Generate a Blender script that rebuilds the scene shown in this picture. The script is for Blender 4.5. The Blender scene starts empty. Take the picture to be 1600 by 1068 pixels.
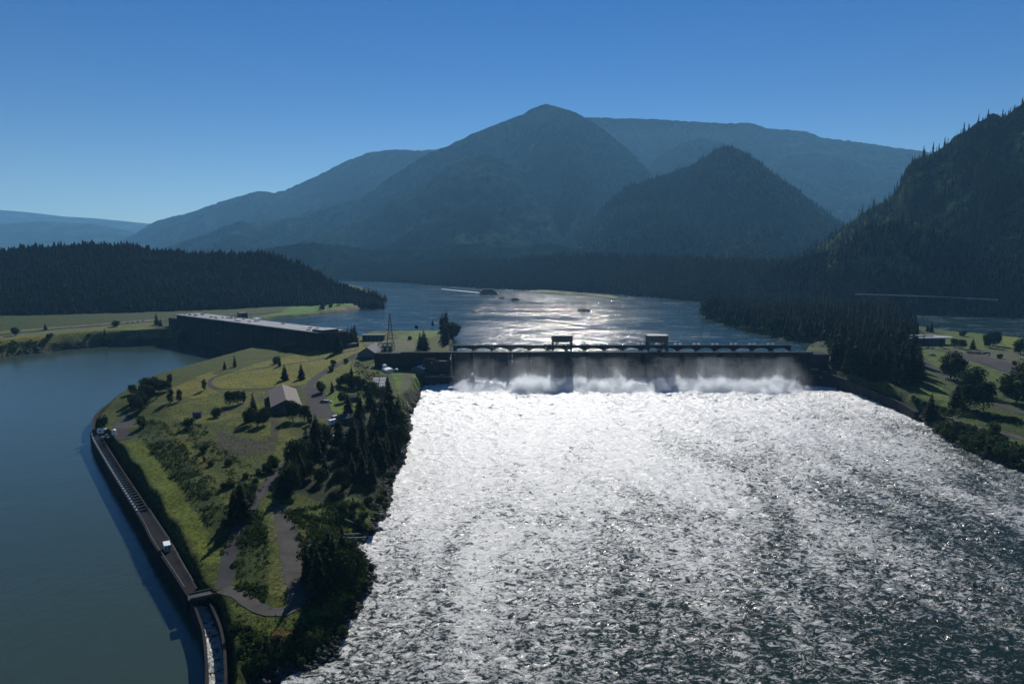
import bpy, math, random
import numpy as np
from mathutils import Vector, Matrix
PI = math.pi
rnd = random.Random(11)
nrs = np.random.RandomState(5)
SC = bpy.context.scene
COL = SC.collection

# ---------------------------------------------------------------- camera
CAM_H = 116.0
PITCH = math.radians(7.16)
F = 1067.0
cd = bpy.data.cameras.new('camera')
cam = bpy.data.objects.new('camera', cd)
COL.objects.link(cam)
cam.location = (0, 0, CAM_H)
cam.rotation_euler = (PI / 2 - PITCH, 0, 0)
cd.sensor_width = 36
cd.lens = 24.0
cd.clip_start = 1.0
cd.clip_end = 60000
SC.camera = cam

# ---------------------------------------------------------------- sky, sun, exposure
SUN_EL = math.radians(32)
SUN_AZ = math.radians(4)          # to the right of straight ahead
w = bpy.data.worlds.new('World')
SC.world = w
w.use_nodes = True
nt = w.node_tree
nt.nodes.clear()
out = nt.nodes.new('ShaderNodeOutputWorld')
bg = nt.nodes.new('ShaderNodeBackground')
sky = nt.nodes.new('ShaderNodeTexSky')
sky.sky_type = 'NISHITA'
sky.sun_disc = False
sky.sun_elevation = SUN_EL
sky.sun_rotation = SUN_AZ
sky.altitude = 300
sky.air_density = 1.0
sky.dust_density = 0.0
sky.ozone_density = 3.0
hs = nt.nodes.new('ShaderNodeHueSaturation')
hs.inputs['Hue'].default_value = 0.515
hs.inputs['Saturation'].default_value = 1.38
nt.links.new(sky.outputs[0], hs.inputs['Color'])
nt.links.new(hs.outputs[0], bg.inputs[0])
bg.inputs[1].default_value = 0.050
nt.links.new(bg.outputs[0], out.inputs[0])
sd = bpy.data.lights.new('sun', 'SUN')
sd.energy = 5.0
sd.angle = math.radians(0.5)
sd.color = (1.0, 0.965, 0.90)
sun = bpy.data.objects.new('sun', sd)
COL.objects.link(sun)
sdir = Vector((math.sin(SUN_AZ) * math.cos(SUN_EL), math.cos(SUN_AZ) * math.cos(SUN_EL), math.sin(SUN_EL)))
sun.rotation_euler = sdir.to_track_quat('Z', 'Y').to_euler()
vs = SC.view_settings
vs.view_transform = 'Standard'
vs.look = 'None'
vs.exposure = 0.28
vs.gamma = 1
SC.cycles.volume_bounces = 2
SC.cycles.max_bounces = 6
SC.cycles.sample_clamp_indirect = 3.0
SC.cycles.transparent_max_bounces = 12
SC.cycles.volume_max_steps = 128

# ---------------------------------------------------------------- helpers
CP, SP = math.cos(PITCH), math.sin(PITCH)
def ray(px, py):
    a = (px - 800) / F
    b = (534 - py) / F
    return a, CP + b * SP, -SP + b * CP
def P(px, py, z=0.0):
    a, y, c = ray(px, py)
    t = (z - CAM_H) / c
    return (a * t, y * t, z)
def PD(px, py, D):
    """point on the pixel's line of sight at ground distance y = D"""
    a, y, c = ray(px, py)
    t = D / y
    return (a * t, D, CAM_H + c * t)

def vnoise(x, y, seed=0):
    xi = np.floor(x).astype(np.int64)
    yi = np.floor(y).astype(np.int64)
    fx = x - xi
    fy = y - yi
    def h(i, j):
        n = (i * 374761393 + j * 668265263 + seed * 1442695041) & 0xffffffff
        n = ((n ^ (n >> 13)) * 1274126177) & 0xffffffff
        n = n ^ (n >> 16)
        return (n & 0xffff) / 65535.0
    u = fx * fx * fx * (fx * (fx * 6 - 15) + 10)
    v = fy * fy * fy * (fy * (fy * 6 - 15) + 10)
    return (h(xi, yi) * (1 - u) + h(xi + 1, yi) * u) * (1 - v) + (h(xi, yi + 1) * (1 - u) + h(xi + 1, yi + 1) * u) * v
def fbm(x, y, oct=4, seed=0, gain=0.5):
    s = 0; a = 1.0; t = 0
    for k in range(oct):
        s = s + a * vnoise(x * 2 ** k + 17.3 * k, y * 2 ** k - 9.1 * k, seed + k)
        t += a
        a *= gain
    return s / t
def ridged(x, y, oct=4, seed=0, gain=0.5):
    s = 0; a = 1.0; t = 0
    for k in range(oct):
        n = 1 - abs(2 * vnoise(x * 2 ** k + 5.3 * k, y * 2 ** k - 3.7 * k, seed + k) - 1)
        s = s + a * n
        t += a
        a *= gain
    return s / t

def mesh_np(name, V, Fc, mat=None, smooth=False, parent=None, cols=None):
    V = np.asarray(V, dtype=np.float32).reshape(-1, 3)
    me = bpy.data.meshes.new(name)
    if isinstance(Fc, np.ndarray):
        n = Fc.shape[1]
        me.vertices.add(len(V))
        me.vertices.foreach_set('co', V.ravel())
        me.loops.add(Fc.size)
        me.loops.foreach_set('vertex_index', Fc.astype(np.int32).ravel())
        me.polygons.add(len(Fc))
        me.polygons.foreach_set('loop_start', np.arange(0, Fc.size, n, dtype=np.int32))
        me.polygons.foreach_set('loop_total', np.full(len(Fc), n, dtype=np.int32))
        me.update(calc_edges=True)
    else:
        me.from_pydata(V.tolist(), [], Fc)
        me.update()
    if smooth:
        me.polygons.foreach_set('use_smooth', np.ones(len(me.polygons), dtype=bool))
    if cols is not None:
        at = me.color_attributes.new('zone', 'FLOAT_COLOR', 'POINT')
        c4 = np.ones((len(V), 4), dtype=np.float32)
        c4[:, :3] = cols
        at.data.foreach_set('color', c4.ravel())
    if mat:
        me.materials.append(mat)
    o = bpy.data.objects.new(name, me)
    COL.objects.link(o)
    if parent:
        o.parent = parent
    return o
def tag(o, label=None, cat=None, group=None, kind=None):
    if label: o['label'] = label
    if cat: o['category'] = cat
    if group: o['group'] = group
    if kind: o['kind'] = kind
    return o
def empty(name, loc, rz=0, label=None, cat=None, group=None):
    o = bpy.data.objects.new(name, None)
    o.empty_display_size = 0.5
    o.location = loc
    o.rotation_euler = (0, 0, rz)
    COL.objects.link(o)
    return tag(o, label, cat, group)
def copy_tree(o, parent=None):
    c = o.copy()
    COL.objects.link(c)
    c.parent = parent
    for ch in list(o.children):
        copy_tree(ch, c)
    return c

class MB:
    def __init__(s):
        s.v = []; s.f = []
    def box(s, c, d, rz=0, rx=0, ry=0):
        M = Matrix.Rotation(rz, 3, 'Z') @ Matrix.Rotation(ry, 3, 'Y') @ Matrix.Rotation(rx, 3, 'X')
        b = len(s.v)
        for k in range(8):
            q = Vector((d[0] / 2 * (1 if k & 1 else -1), d[1] / 2 * (1 if k & 2 else -1), d[2] / 2 * (1 if k & 4 else -1)))
            s.v.append(tuple(Vector(c) + M @ q))
        s.f += [[b + i for i in q] for q in ((0, 2, 3, 1), (4, 5, 7, 6), (0, 1, 5, 4), (2, 6, 7, 3), (0, 4, 6, 2), (1, 3, 7, 5))]
        return s
    def bar(s, p, q, r=0.1, n=4, r2=None):
        p = Vector(p); q = Vector(q)
        r2 = r if r2 is None else r2
        d = (q - p).normalized()
        u = d.orthogonal().normalized()
        v = d.cross(u)
        b = len(s.v)
        for (c, rr) in ((p, r), (q, r2)):
            for k in range(n):
                a = 2 * PI * k / n
                s.v.append(tuple(c + u * math.cos(a) * rr + v * math.sin(a) * rr))
        for k in range(n):
            s.f.append([b + k, b + (k + 1) % n, b + n + (k + 1) % n, b + n + k])
        s.f.append([b + k for k in range(n)][::-1])
        s.f.append([b + n + k for k in range(n)])
        return s
    def prism(s, pts, off):
        """closed polygon extruded along vector off"""
        b = len(s.v); n = len(pts)
        for p in pts: s.v.append(tuple(p))
        for p in pts: s.v.append(tuple(Vector(p) + Vector(off)))
        s.f.append([b + k for k in range(n)][::-1])
        s.f.append([b + n + k for k in range(n)])
        for k in range(n):
            s.f.append([b + k, b + (k + 1) % n, b + n + (k + 1) % n, b + n + k])
        return s
    def wall(s, pts, z0, z1, th):
        """vertical wall along a polyline of xy points, thickness to both sides"""
        L, R = offset_line(pts, th / 2)
        n = len(pts); b = len(s.v)
        for k in range(n):
            a0 = z0[k] if isinstance(z0, (list, tuple)) else z0
            a1 = z1[k] if isinstance(z1, (list, tuple)) else z1
            s.v += [(L[k][0], L[k][1], a0), (L[k][0], L[k][1], a1), (R[k][0], R[k][1], a1), (R[k][0], R[k][1], a0)]
        for k in range(n - 1):
            o = b + 4 * k
            for (i, j) in ((0, 1), (1, 2), (2, 3), (3, 0)):
                s.f.append([o + i, o + j, o + 4 + j, o + 4 + i])
        s.f.append([b, b + 3, b + 2, b + 1])
        o = b + 4 * (n - 1)
        s.f.append([o, o + 1, o + 2, o + 3])
        return s
    def build(s, name, mat, parent=None, smooth=False):
        return mesh_np(name, s.v, s.f, mat, smooth, parent)

def offset_line(pts, h):
    n = len(pts); L = []; R = []
    for k in range(n):
        a = Vector(pts[max(k - 1, 0)][:2]); c = Vector(pts[min(k + 1, n - 1)][:2])
        d = (c - a).normalized()
        m = Vector((-d.y, d.x))
        p = Vector(pts[k][:2])
        L.append(p + m * h); R.append(p - m * h)
    return L, R
def catmull(pts, step=3.0):
    pts = [np.array(p, dtype=float) for p in pts]
    q = [2 * pts[0] - pts[1]] + pts + [2 * pts[-1] - pts[-2]]
    res = []
    for i in range(1, len(q) - 2):
        n = max(1, int(np.linalg.norm(q[i + 1] - q[i]) / step))
        for k in range(n):
            t = k / n
            res.append(0.5 * ((2 * q[i]) + (-q[i - 1] + q[i + 1]) * t + (2 * q[i - 1] - 5 * q[i] + 4 * q[i + 1] - q[i + 2]) * t * t + (-q[i - 1] + 3 * q[i] - 3 * q[i + 1] + q[i + 2]) * t ** 3))
    res.append(pts[-1])
    return res

# ---------------------------------------------------------------- materials
def newmat(name):
    m = bpy.data.materials.new(name)
    m.use_nodes = True
    n = m.node_tree.nodes
    b = n['Principled BSDF']
    return m, m.node_tree, b
def noise(nt, scale, detail=4, rough=0.55, dist=0.0, vec=None, typ=None):
    n = nt.nodes.new('ShaderNodeTexNoise')
    n.inputs['Scale'].default_value = scale
    n.inputs['Detail'].default_value = detail
    n.inputs['Roughness'].default_value = rough
    n.inputs['Distortion'].default_value = dist
    if typ: n.noise_type = typ
    if vec is not None: nt.links.new(vec, n.inputs['Vector'])
    return n
def ramp(nt, src, stops):
    r = nt.nodes.new('ShaderNodeValToRGB')
    e = r.color_ramp.elements
    while len(e) < len(stops): e.new(0.5)
    for i, (p, c) in enumerate(stops):
        e[i].position = p
        e[i].color = c if len(c) == 4 else (*c, 1)
    nt.links.new(src, r.inputs[0])
    return r
def math_(nt, op, a, b=None, c=None, clamp=False):
    n = nt.nodes.new('ShaderNodeMath')
    n.operation = op
    n.use_clamp = clamp
    for i, x in enumerate((a, b, c)):
        if x is None: continue
        if isinstance(x, (int, float)): n.inputs[i].default_value = x
        else: nt.links.new(x, n.inputs[i])
    return n.outputs[0]
def mixc(nt, fac, a, b, mode='MIX'):
    n = nt.nodes.new('ShaderNodeMix')
    n.data_type = 'RGBA'
    n.blend_type = mode
    for k, x in ((0, fac), (6, a), (7, b)):
        if isinstance(x, (int, float)): n.inputs[k].default_value = x
        elif isinstance(x, tuple): n.inputs[k].default_value = (*x, 1)
        else: nt.links.new(x, n.inputs[k])
    return n.outputs[2]
def coords(nt, scale=(1, 1, 1), rot=(0, 0, 0)):
    """world position (all setting meshes sit at the origin), stretched"""
    g = nt.nodes.new('ShaderNodeNewGeometry')
    m = nt.nodes.new('ShaderNodeMapping')
    m.inputs['Scale'].default_value = scale
    m.inputs['Rotation'].default_value = rot
    nt.links.new(g.outputs['Position'], m.inputs[0])
    return m.outputs[0]
def bump(nt, h, strength, dist, b):
    n = nt.nodes.new('ShaderNodeBump')
    n.inputs['Strength'].default_value = strength
    n.inputs['Distance'].default_value = dist
    nt.links.new(h, n.inputs['Height'])
    nt.links.new(n.outputs[0], b.inputs['Normal'])
    return n

def rough_mat(name, col, col2=None, scale=0.5, rough=0.85, bs=0.3, bd=0.1, spec=0.05, stretch=(1, 1, 1)):
    m, t, b = newmat(name)
    v = coords(t, stretch)
    n = noise(t, scale, 6, 0.6, 0.3, v)
    c2 = col2 or tuple(x * 0.6 for x in col)
    r = ramp(t, n.outputs[0], [(0.32, c2), (0.68, col)])
    t.links.new(r.outputs[0], b.inputs['Base Color'])
    b.inputs['Roughness'].default_value = rough
    b.inputs['Specular IOR Level'].default_value = spec
    n2 = noise(t, scale * 6, 5, 0.6, 0, v)
    bump(t, n2.outputs[0], bs, bd, b)
    return m
def paint(name, col, rough=0.5, metal=0.0, spec=0.5, var=0.2):
    m, t, b = newmat(name)
    tc = t.nodes.new('ShaderNodeTexCoord')
    n = noise(t, 1.2, 5, 0.6, 0, tc.outputs['Object'])
    r = ramp(t, n.outputs[0], [(0.3, tuple(x * (1 - var) for x in col)), (0.7, col)])
    t.links.new(r.outputs[0], b.inputs['Base Color'])
    b.inputs['Roughness'].default_value = rough
    b.inputs['Metallic'].default_value = metal
    b.inputs['Specular IOR Level'].default_value = spec
    return m
M = {}
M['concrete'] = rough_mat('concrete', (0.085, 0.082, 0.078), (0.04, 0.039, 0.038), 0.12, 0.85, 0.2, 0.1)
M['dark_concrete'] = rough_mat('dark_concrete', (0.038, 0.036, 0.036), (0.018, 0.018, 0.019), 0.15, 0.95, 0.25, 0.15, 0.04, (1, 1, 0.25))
M['black_concrete'] = rough_mat('darkest_concrete', (0.022, 0.022, 0.024), (0.012, 0.012, 0.013), 0.15, 0.95, 0.2, 0.1, 0.04, (1, 1, 0.25))  # near-black concrete tone for the fish ladder's outer wall and cover slab
M['asphalt'] = rough_mat('asphalt', (0.058, 0.055, 0.056), (0.036, 0.035, 0.036), 0.08, 0.95, 0.2, 0.02, 0.05)
M['gravel'] = rough_mat('gravel', (0.09, 0.083, 0.074), (0.05, 0.046, 0.041), 0.12, 0.95, 0.4, 0.05, 0.05)
M['rock'] = rough_mat('rock', (0.05, 0.047, 0.045), (0.018, 0.018, 0.018), 0.6, 0.85, 0.5, 0.3, 0.3)
M['steel'] = paint('steel', (0.09, 0.10, 0.11), 0.5, 0.3)
M['dark_steel'] = paint('dark_steel', (0.03, 0.035, 0.045), 0.55, 0.2)
M['galv'] = paint('galvanised_steel', (0.16, 0.17, 0.18), 0.6, 0.3)
M['white'] = paint('white_paint', (0.78, 0.79, 0.78), 0.4)
M['roof'] = paint('brown_metal_roof', (0.11, 0.088, 0.085), 0.8, 0, 0.15)
M['siding'] = paint('dark_siding', (0.05, 0.055, 0.06), 0.7)
M['grayroof'] = paint('grey_roof', (0.05, 0.055, 0.065), 0.8, 0, 0.15)
M['paleroof'] = rough_mat('pale_roof_membrane', (0.33, 0.33, 0.34), (0.2, 0.2, 0.21), 0.1, 0.6, 0.1, 0.05)
M['glass'] = paint('window_glass', (0.02, 0.03, 0.04), 0.08, 0, 0.6)
M['rubber'] = paint('rubber', (0.02, 0.02, 0.02), 0.8)
M['bark'] = rough_mat('bark', (0.07, 0.055, 0.045), (0.035, 0.028, 0.022), 1.5, 0.9, 0.4, 0.05)
M['wood'] = rough_mat('weathered_wood', (0.25, 0.23, 0.2), (0.14, 0.13, 0.11), 1.5, 0.8, 0.3, 0.03)

def foliage(name, c1, c2, rgh=0.6, trans=0.25):
    m, t, b = newmat(name)
    oi = t.nodes.new('ShaderNodeObjectInfo')
    v = coords(t)
    n = noise(t, 0.35, 4, 0.6, 0, v)
    f = math_(t, 'ADD', math_(t, 'MULTIPLY', oi.outputs['Random'], 0.5), math_(t, 'MULTIPLY', n.outputs[0], 0.6))
    r = ramp(t, f, [(0.25, c1), (0.8, c2)])
    t.links.new(r.outputs[0], b.inputs['Base Color'])
    b.inputs['Roughness'].default_value = rgh
    b.inputs['Specular IOR Level'].default_value = 0.04
    tr = t.nodes.new('ShaderNodeBsdfTranslucent')
    t.links.new(r.outputs[0], tr.inputs['Color'])
    mx = t.nodes.new('ShaderNodeMixShader')
    mx.inputs[0].default_value = trans
    t.links.new(b.outputs[0], mx.inputs[1])
    t.links.new(tr.outputs[0], mx.inputs[2])
    t.links.new(mx.outputs[0], t.nodes['Material Output'].inputs['Surface'])
    return m
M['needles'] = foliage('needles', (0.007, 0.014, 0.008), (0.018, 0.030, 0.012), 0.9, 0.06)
M['leaves'] = foliage('leaves', (0.012, 0.025, 0.008), (0.032, 0.050, 0.014), 0.8, 0.15)
M['bush'] = foliage('shrub_leaves', (0.020, 0.040, 0.012), (0.055, 0.082, 0.022), 0.85, 0.35)
M['tussock'] = foliage('tussock_grass', (0.022, 0.033, 0.009), (0.050, 0.058, 0.018), 0.9, 0.2)

# ground: zone colour (real material of each patch of ground) broken up by noise
m, t, b = newmat('ground')
at = t.nodes.new('ShaderNodeAttribute'); at.attribute_name = 'zone'
v = coords(t)
n1 = noise(t, 0.06, 8, 0.7, 0.8, v); n2 = noise(t, 0.7, 8, 0.75, 0.3, v)
f1 = ramp(t, n1.outputs[0], [(0.3, (0.55, 0.62, 0.6)), (0.5, (0.95, 0.95, 0.9)), (0.72, (1.3, 1.15, 0.95))])
f2 = ramp(t, n2.outputs[0], [(0.42, (0.36, 0.40, 0.38)), (0.60, (1.5, 1.42, 1.25))])
c = mixc(t, 1.0, mixc(t, 1.0, at.outputs['Color'], f1.outputs[0], 'MULTIPLY'), f2.outputs[0], 'MULTIPLY')
t.links.new(c, b.inputs['Base Color'])
b.inputs['Roughness'].default_value = 0.9
b.inputs['Specular IOR Level'].default_value = 0.1
n3 = noise(t, 1.6, 6, 0.75, 0, v)
bump(t, n3.outputs[0], 1.0, 1.0, b)
M['ground'] = m

# forested mountain slopes
def hill_mat(name, c1, c2, c3, s=0.02, bd=14.0):
    m, t, b = newmat(name)
    v = coords(t, (1, 1, 0.5))
    n1 = noise(t, s * 0.25, 8, 0.7, 0.8, v); n2 = noise(t, s * 3, 6, 0.8, 0, v)
    f = math_(t, 'ADD', math_(t, 'MULTIPLY', n1.outputs[0], 0.7), math_(t, 'MULTIPLY', n2.outputs[0], 0.3))
    r = ramp(t, f, [(0.42, c1), (0.5, c2), (0.59, c3)])
    t.links.new(r.outputs[0], b.inputs['Base Color'])
    b.inputs['Roughness'].default_value = 1
    b.inputs['Specular IOR Level'].default_value = 0.0
    bump(t, n2.outputs[0], 0.8, bd, b)
    return m
M['far_hill'] = hill_mat('far_forest', (0.006, 0.015, 0.012), (0.020, 0.038, 0.026), (0.060, 0.085, 0.045), 0.008, 60)
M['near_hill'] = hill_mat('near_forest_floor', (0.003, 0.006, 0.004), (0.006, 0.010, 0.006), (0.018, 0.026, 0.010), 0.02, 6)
M['cliff_hill'] = hill_mat('crag', (0.007, 0.012, 0.007), (0.020, 0.032, 0.012), (0.13, 0.16, 0.05), 0.03, 9)

# water
def water_mat(name, base, rough, sc, bd, stretch, foam=None, foam_col=(0.6, 0.64, 0.66)):
    m, t, b = newmat(name)
    b.inputs['Base Color'].default_value = (*base, 1)
    b.inputs['Roughness'].default_value = rough
    b.inputs['IOR'].default_value = 1.33
    v = coords(t, stretch)
    n1 = noise(t, sc, 6, 0.6, 0.6, v)
    n2 = noise(t, sc * 0.2, 3, 0.5, 0.8, v)
    h = math_(t, 'MULTIPLY_ADD', n2.outputs[0], 2.0, n1.outputs[0])
    bump(t, h, 1.0, bd, b)
    return m, t, b, v
M['calm'], t, b, v = water_mat('calm_river', (0.030, 0.048, 0.034), 0.18, 0.35, 0.10, (1, 0.8, 1))
M['forebay'], t, b, v = water_mat('forebay_river', (0.010, 0.034, 0.042), 0.20, 0.22, 0.75, (0.4, 1.0, 1))
# patches of current: rougher streaks and thin foam lines
n = noise(t, 0.008, 5, 0.6, 1.0, coords(t, (0.5, 1.6, 1)))
r = ramp(t, n.outputs[0], [(0.35, (0.05,) * 3), (0.62, (0.13,) * 3)])
t.links.new(r.outputs[0], b.inputs['Roughness'])
nf = noise(t, 0.10, 9, 0.78, 1.2, coords(t, (0.22, 1.0, 1)))
rf = ramp(t, nf.outputs[0], [(0.545, (0, 0, 0)), (0.66, (1, 1, 1))])
c = mixc(t, rf.outputs[0], (0.010, 0.034, 0.038), (0.42, 0.46, 0.48))
t.links.new(c, b.inputs['Base Color'])

# boiling white water below the spillway
m, t, b = newmat('white_water')
g = t.nodes.new('ShaderNodeNewGeometry')
sx = t.nodes.new('ShaderNodeSeparateXYZ')
t.links.new(g.outputs['Position'], sx.inputs[0])
v = coords(t, (0.8, 1.15, 0.3), (0, 0, 0.25))
# amount of foam: most close to the dam, least at lower right
a1 = math_(t, 'MULTIPLY_ADD', sx.outputs['Y'], 0.0015, -0.38)
a2 = math_(t, 'MULTIPLY_ADD', sx.outputs['X'], -0.0011, 0.05)
big = noise(t, 0.022, 5, 0.65, 1.0, coords(t, (1, 0.38, 0.3), (0, 0, 0.08)))
a3 = math_(t, 'MULTIPLY_ADD', big.outputs[0], 0.8, -0.4)
amt = math_(t, 'ADD', math_(t, 'ADD', a1, a2), a3)
nA = noise(t, 0.34, 12, 0.80, 1.2, v)
nB = noise(t, 0.16, 7, 0.68, 2.2, v)
vein = math_(t, 'MULTIPLY', math_(t, 'SUBTRACT', 0.10, math_(t, 'ABSOLUTE', math_(t, 'SUBTRACT', nB.outputs[0], 0.5))), 2.2)
s = math_(t, 'ADD', math_(t, 'MULTIPLY_ADD', nA.outputs[0], 2.0, -0.55), math_(t, 'ADD', vein, amt))
fr = ramp(t, s, [(0.42, (0, 0, 0)), (0.52, (0.4, 0.4, 0.4)), (0.70, (1, 1, 1))])
c = mixc(t, fr.outputs[0], (0.008, 0.034, 0.028), (0.90, 0.90, 0.87))
t.links.new(c, b.inputs['Base Color'])
rr = ramp(t, fr.outputs[0], [(0, (0.17,) * 3), (1, (0.42,) * 3)])
t.links.new(rr.outputs[0], b.inputs['Roughness'])
io = math_(t, 'MULTIPLY_ADD', fr.outputs[0], 0.85, 1.33)
t.links.new(io, b.inputs['IOR'])
nC = noise(t, 1.5, 8, 0.8, 0.4, v)
h = math_(t, 'ADD', math_(t, 'MULTIPLY', nA.outputs[0], 1.7), math_(t, 'MULTIPLY', nC.outputs[0], 0.9))
bump(t, h, 1.0, 1.8, b)
M['white_water'] = m
# water sliding down the crest
m, t, b = newmat('falling_water')
n = noise(t, 0.6, 6, 0.7, 0.3, coords(t, (1, 0.08, 0.08)))
r = ramp(t, n.outputs[0], [(0.35, (0.02, 0.03, 0.035)), (0.65, (0.08, 0.095, 0.105))])
t.links.new(r.outputs[0], b.inputs['Base Color'])
b.inputs['Roughness'].default_value = 0.4
M['falling'] = m

# ================================================================ LAND
class Land:
    def __init__(s, outline, plateau, power=3.0):
        # outline: (x, y, edge water level, slope)
        s.o = np.array(outline, dtype=float)
        s.p = np.array(plateau, dtype=float)
        s.power = power
    def sdf(s, X, Y):
        A = s.o; B = np.roll(s.o, -1, axis=0)
        best = np.full(X.shape, 1e18); lev = np.zeros(X.shape); slo = np.zeros(X.shape)
        inside = np.zeros(X.shape, dtype=bool)
        for a, c in zip(A, B):
            dx, dy = c[0] - a[0], c[1] - a[1]
            tt = np.clip(((X - a[0]) * dx + (Y - a[1]) * dy) / (dx * dx + dy * dy + 1e-9), 0, 1)
            d2 = (X - a[0] - tt * dx) ** 2 + (Y - a[1] - tt * dy) ** 2
            k = d2 < best
            best = np.where(k, d2, best)
            lev = np.where(k, a[2] + (c[2] - a[2]) * tt, lev)
            slo = np.where(k, a[3] + (c[3] - a[3]) * tt, slo)
            cr = ((a[1] > Y) != (c[1] > Y)) & (X < (c[0] - a[0]) * (Y - a[1]) / ((c[1] - a[1]) if abs(c[1] - a[1]) > 1e-9 else 1e-9) + a[0])
            inside ^= cr
        return np.where(inside, 1, -1) * np.sqrt(best), lev, slo
    def H(s, X, Y):
        X = np.asarray(X, dtype=float); Y = np.asarray(Y, dtype=float)
        sd, lev, slo = s.sdf(X, Y)
        num = 0; den = 0
        for p in s.p:
            w_ = 1.0 / (((X - p[0]) ** 2 + (Y - p[1]) ** 2 + 180.0) ** (s.power / 2))
            num = num + w_ * p[2]; den = den + w_
        pl = num / den + (fbm(X * 0.05, Y * 0.05, 3, 3) - 0.5) * 0.9 + (fbm(X * 0.3, Y * 0.3, 2, 9) - 0.5) * 0.25
        wob = (fbm(X * 0.12, Y * 0.12, 4, 21) - 0.5) * 7.0 * (slo < 2)
        e = lev - 0.4 + (sd + wob * np.clip(1 - abs(sd) / 25, 0, 1)) * slo
        return np.where(sd > 0, np.minimum(pl, e), np.maximum(np.minimum(e, lev - 0.3), lev - 9))

def PX(lst):
    """(px, py, z, water level, slope) -> outline rows; z is the level at which the pixel was read"""
    r = []
    for (px, py, z, lv, sl) in lst:
        x, y, _ = P(px, py, z)
        r.append((x, y, lv, sl))
    return r
def CPT(lst):
    return [P(px, py, z) for (px, py, z) in lst]

# --- the island between powerhouse and spillway
ISL_OUT = [(-60, 128, 0, .5), (-80, 135, 0, 3)] + PX([
    (358, 1068, 5, 0, 3), (350, 1000, 5, 0, 3), (335, 950, 5, 0, 3), (306, 925, 5, 0, 3), (266, 850, 5, 0, 3), (243, 812, 5, 0, 3), (205, 745, 5, 0, 3),
    (165, 688, 5, 0, 3), (146, 672, 5, 0, 3), (150, 652, 5, 0, 3), (172, 632, 5, 0, 3), (202, 616, 5, 0, 3), (240, 598, 5, 0, 3),
    (280, 588, 5, 0, 3), (330, 574, 5, 0, 3), (380, 560, 5, 0, 3), (430, 550, 5, 0, 3), (470, 548, 5, 0, 3), (512, 545, 5, 0, 3),
    (530, 533, 14, 14, .8), (557, 529, 14, 14, .8), (572, 521, 14, 14, .5), (605, 517, 14, 14, .5), (640, 508, 14, 14, .5), (675, 499, 14, 14, .6),
    (700, 497, 14, 14, .8), (711, 504, 14, 14, 1), (712, 525, 14, 14, 1), (705, 545, 14, 14, 2),
]) + [(-62, 640, 14, 3), (-66, 628, 4, 4), (-72, 612, 0, 4)] + PX([
    (662, 602, 0, 0, 2), (652, 634, 0, 0, 1.5), (642, 650, 0, 0, .8), (640, 680, 0, 0, .8), (632, 715, 0, 0, .8), (618, 750, 0, 0, .7),
    (604, 790, 0, 0, .7), (600, 825, 0, 0, .7), (580, 838, 0, 0, .7), (566, 852, 0, 0, .6), (572, 872, 0, 0, .6), (594, 880, 0, 0, .7), (588, 910, 0, 0, .7),
    (570, 945, 0, 0, .7), (552, 975, 0, 0, .7), (546, 1005, 0, 0, .7), (530, 1032, 0, 0, .6), (490, 1052, 0, 0, .6), (440, 1066, 0, 0, .6),
    (400, 1078, 0, 0, .6)])
ISL = Land(ISL_OUT, CPT([
    (400, 1040, 5), (460, 1010, 6), (520, 980, 5), (400, 980, 7), (460, 950, 8), (380, 925, 8), (345, 915, 7), (470, 900, 9), (540, 900, 7), (540, 860, 7),
    (440, 860, 9), (390, 860, 8.5), (360, 870, 8), (560, 800, 8), (500, 800, 10), (440, 780, 11), (420, 745, 12), (600, 740, 8), (620, 690, 8),
    (320, 910, 7), (290, 870, 7), (262, 810, 7), (235, 760, 7), (215, 720, 7), (190, 690, 7), (190, 660, 7), (170, 650, 6), (215, 660, 8),
    (340, 870, 9), (318, 835, 9), (290, 790, 9), (262, 745, 9), (235, 700, 9), (220, 680, 9),
    (375, 830, 13), (350, 790, 15), (325, 750, 15.5), (300, 715, 15.5), (270, 680, 15.5), (250, 655, 15),
    (390, 780, 14.5), (380, 740, 15), (440, 730, 13), (340, 700, 15), (300, 660, 15.5), (260, 630, 14), (380, 680, 15), (430, 660, 15),
    (500, 700, 12), (560, 700, 10), (330, 630, 15), (390, 610, 16), (340, 600, 16), (280, 605, 12), (240, 625, 11), (450, 600, 16), (500, 600, 15.5), (550, 640, 13),
    (600, 640, 10), (620, 605, 11), (640, 600, 10.5), (600, 600, 12), (580, 575, 15), (440, 570, 17), (400, 580, 16), (360, 590, 15), (500, 570, 17.5), (540, 550, 18), (560, 540, 18.5),
    (480, 550, 17), (540, 535, 18), (600, 530, 18.5), (590, 550, 18.5), (640, 520, 18), (680, 515, 18), (700, 512, 17), (660, 540, 18.5), (690, 540, 18), (640, 575, 12.4), (610, 580, 12.4), (655, 580, 12.3), (595, 590, 12)]))
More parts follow.
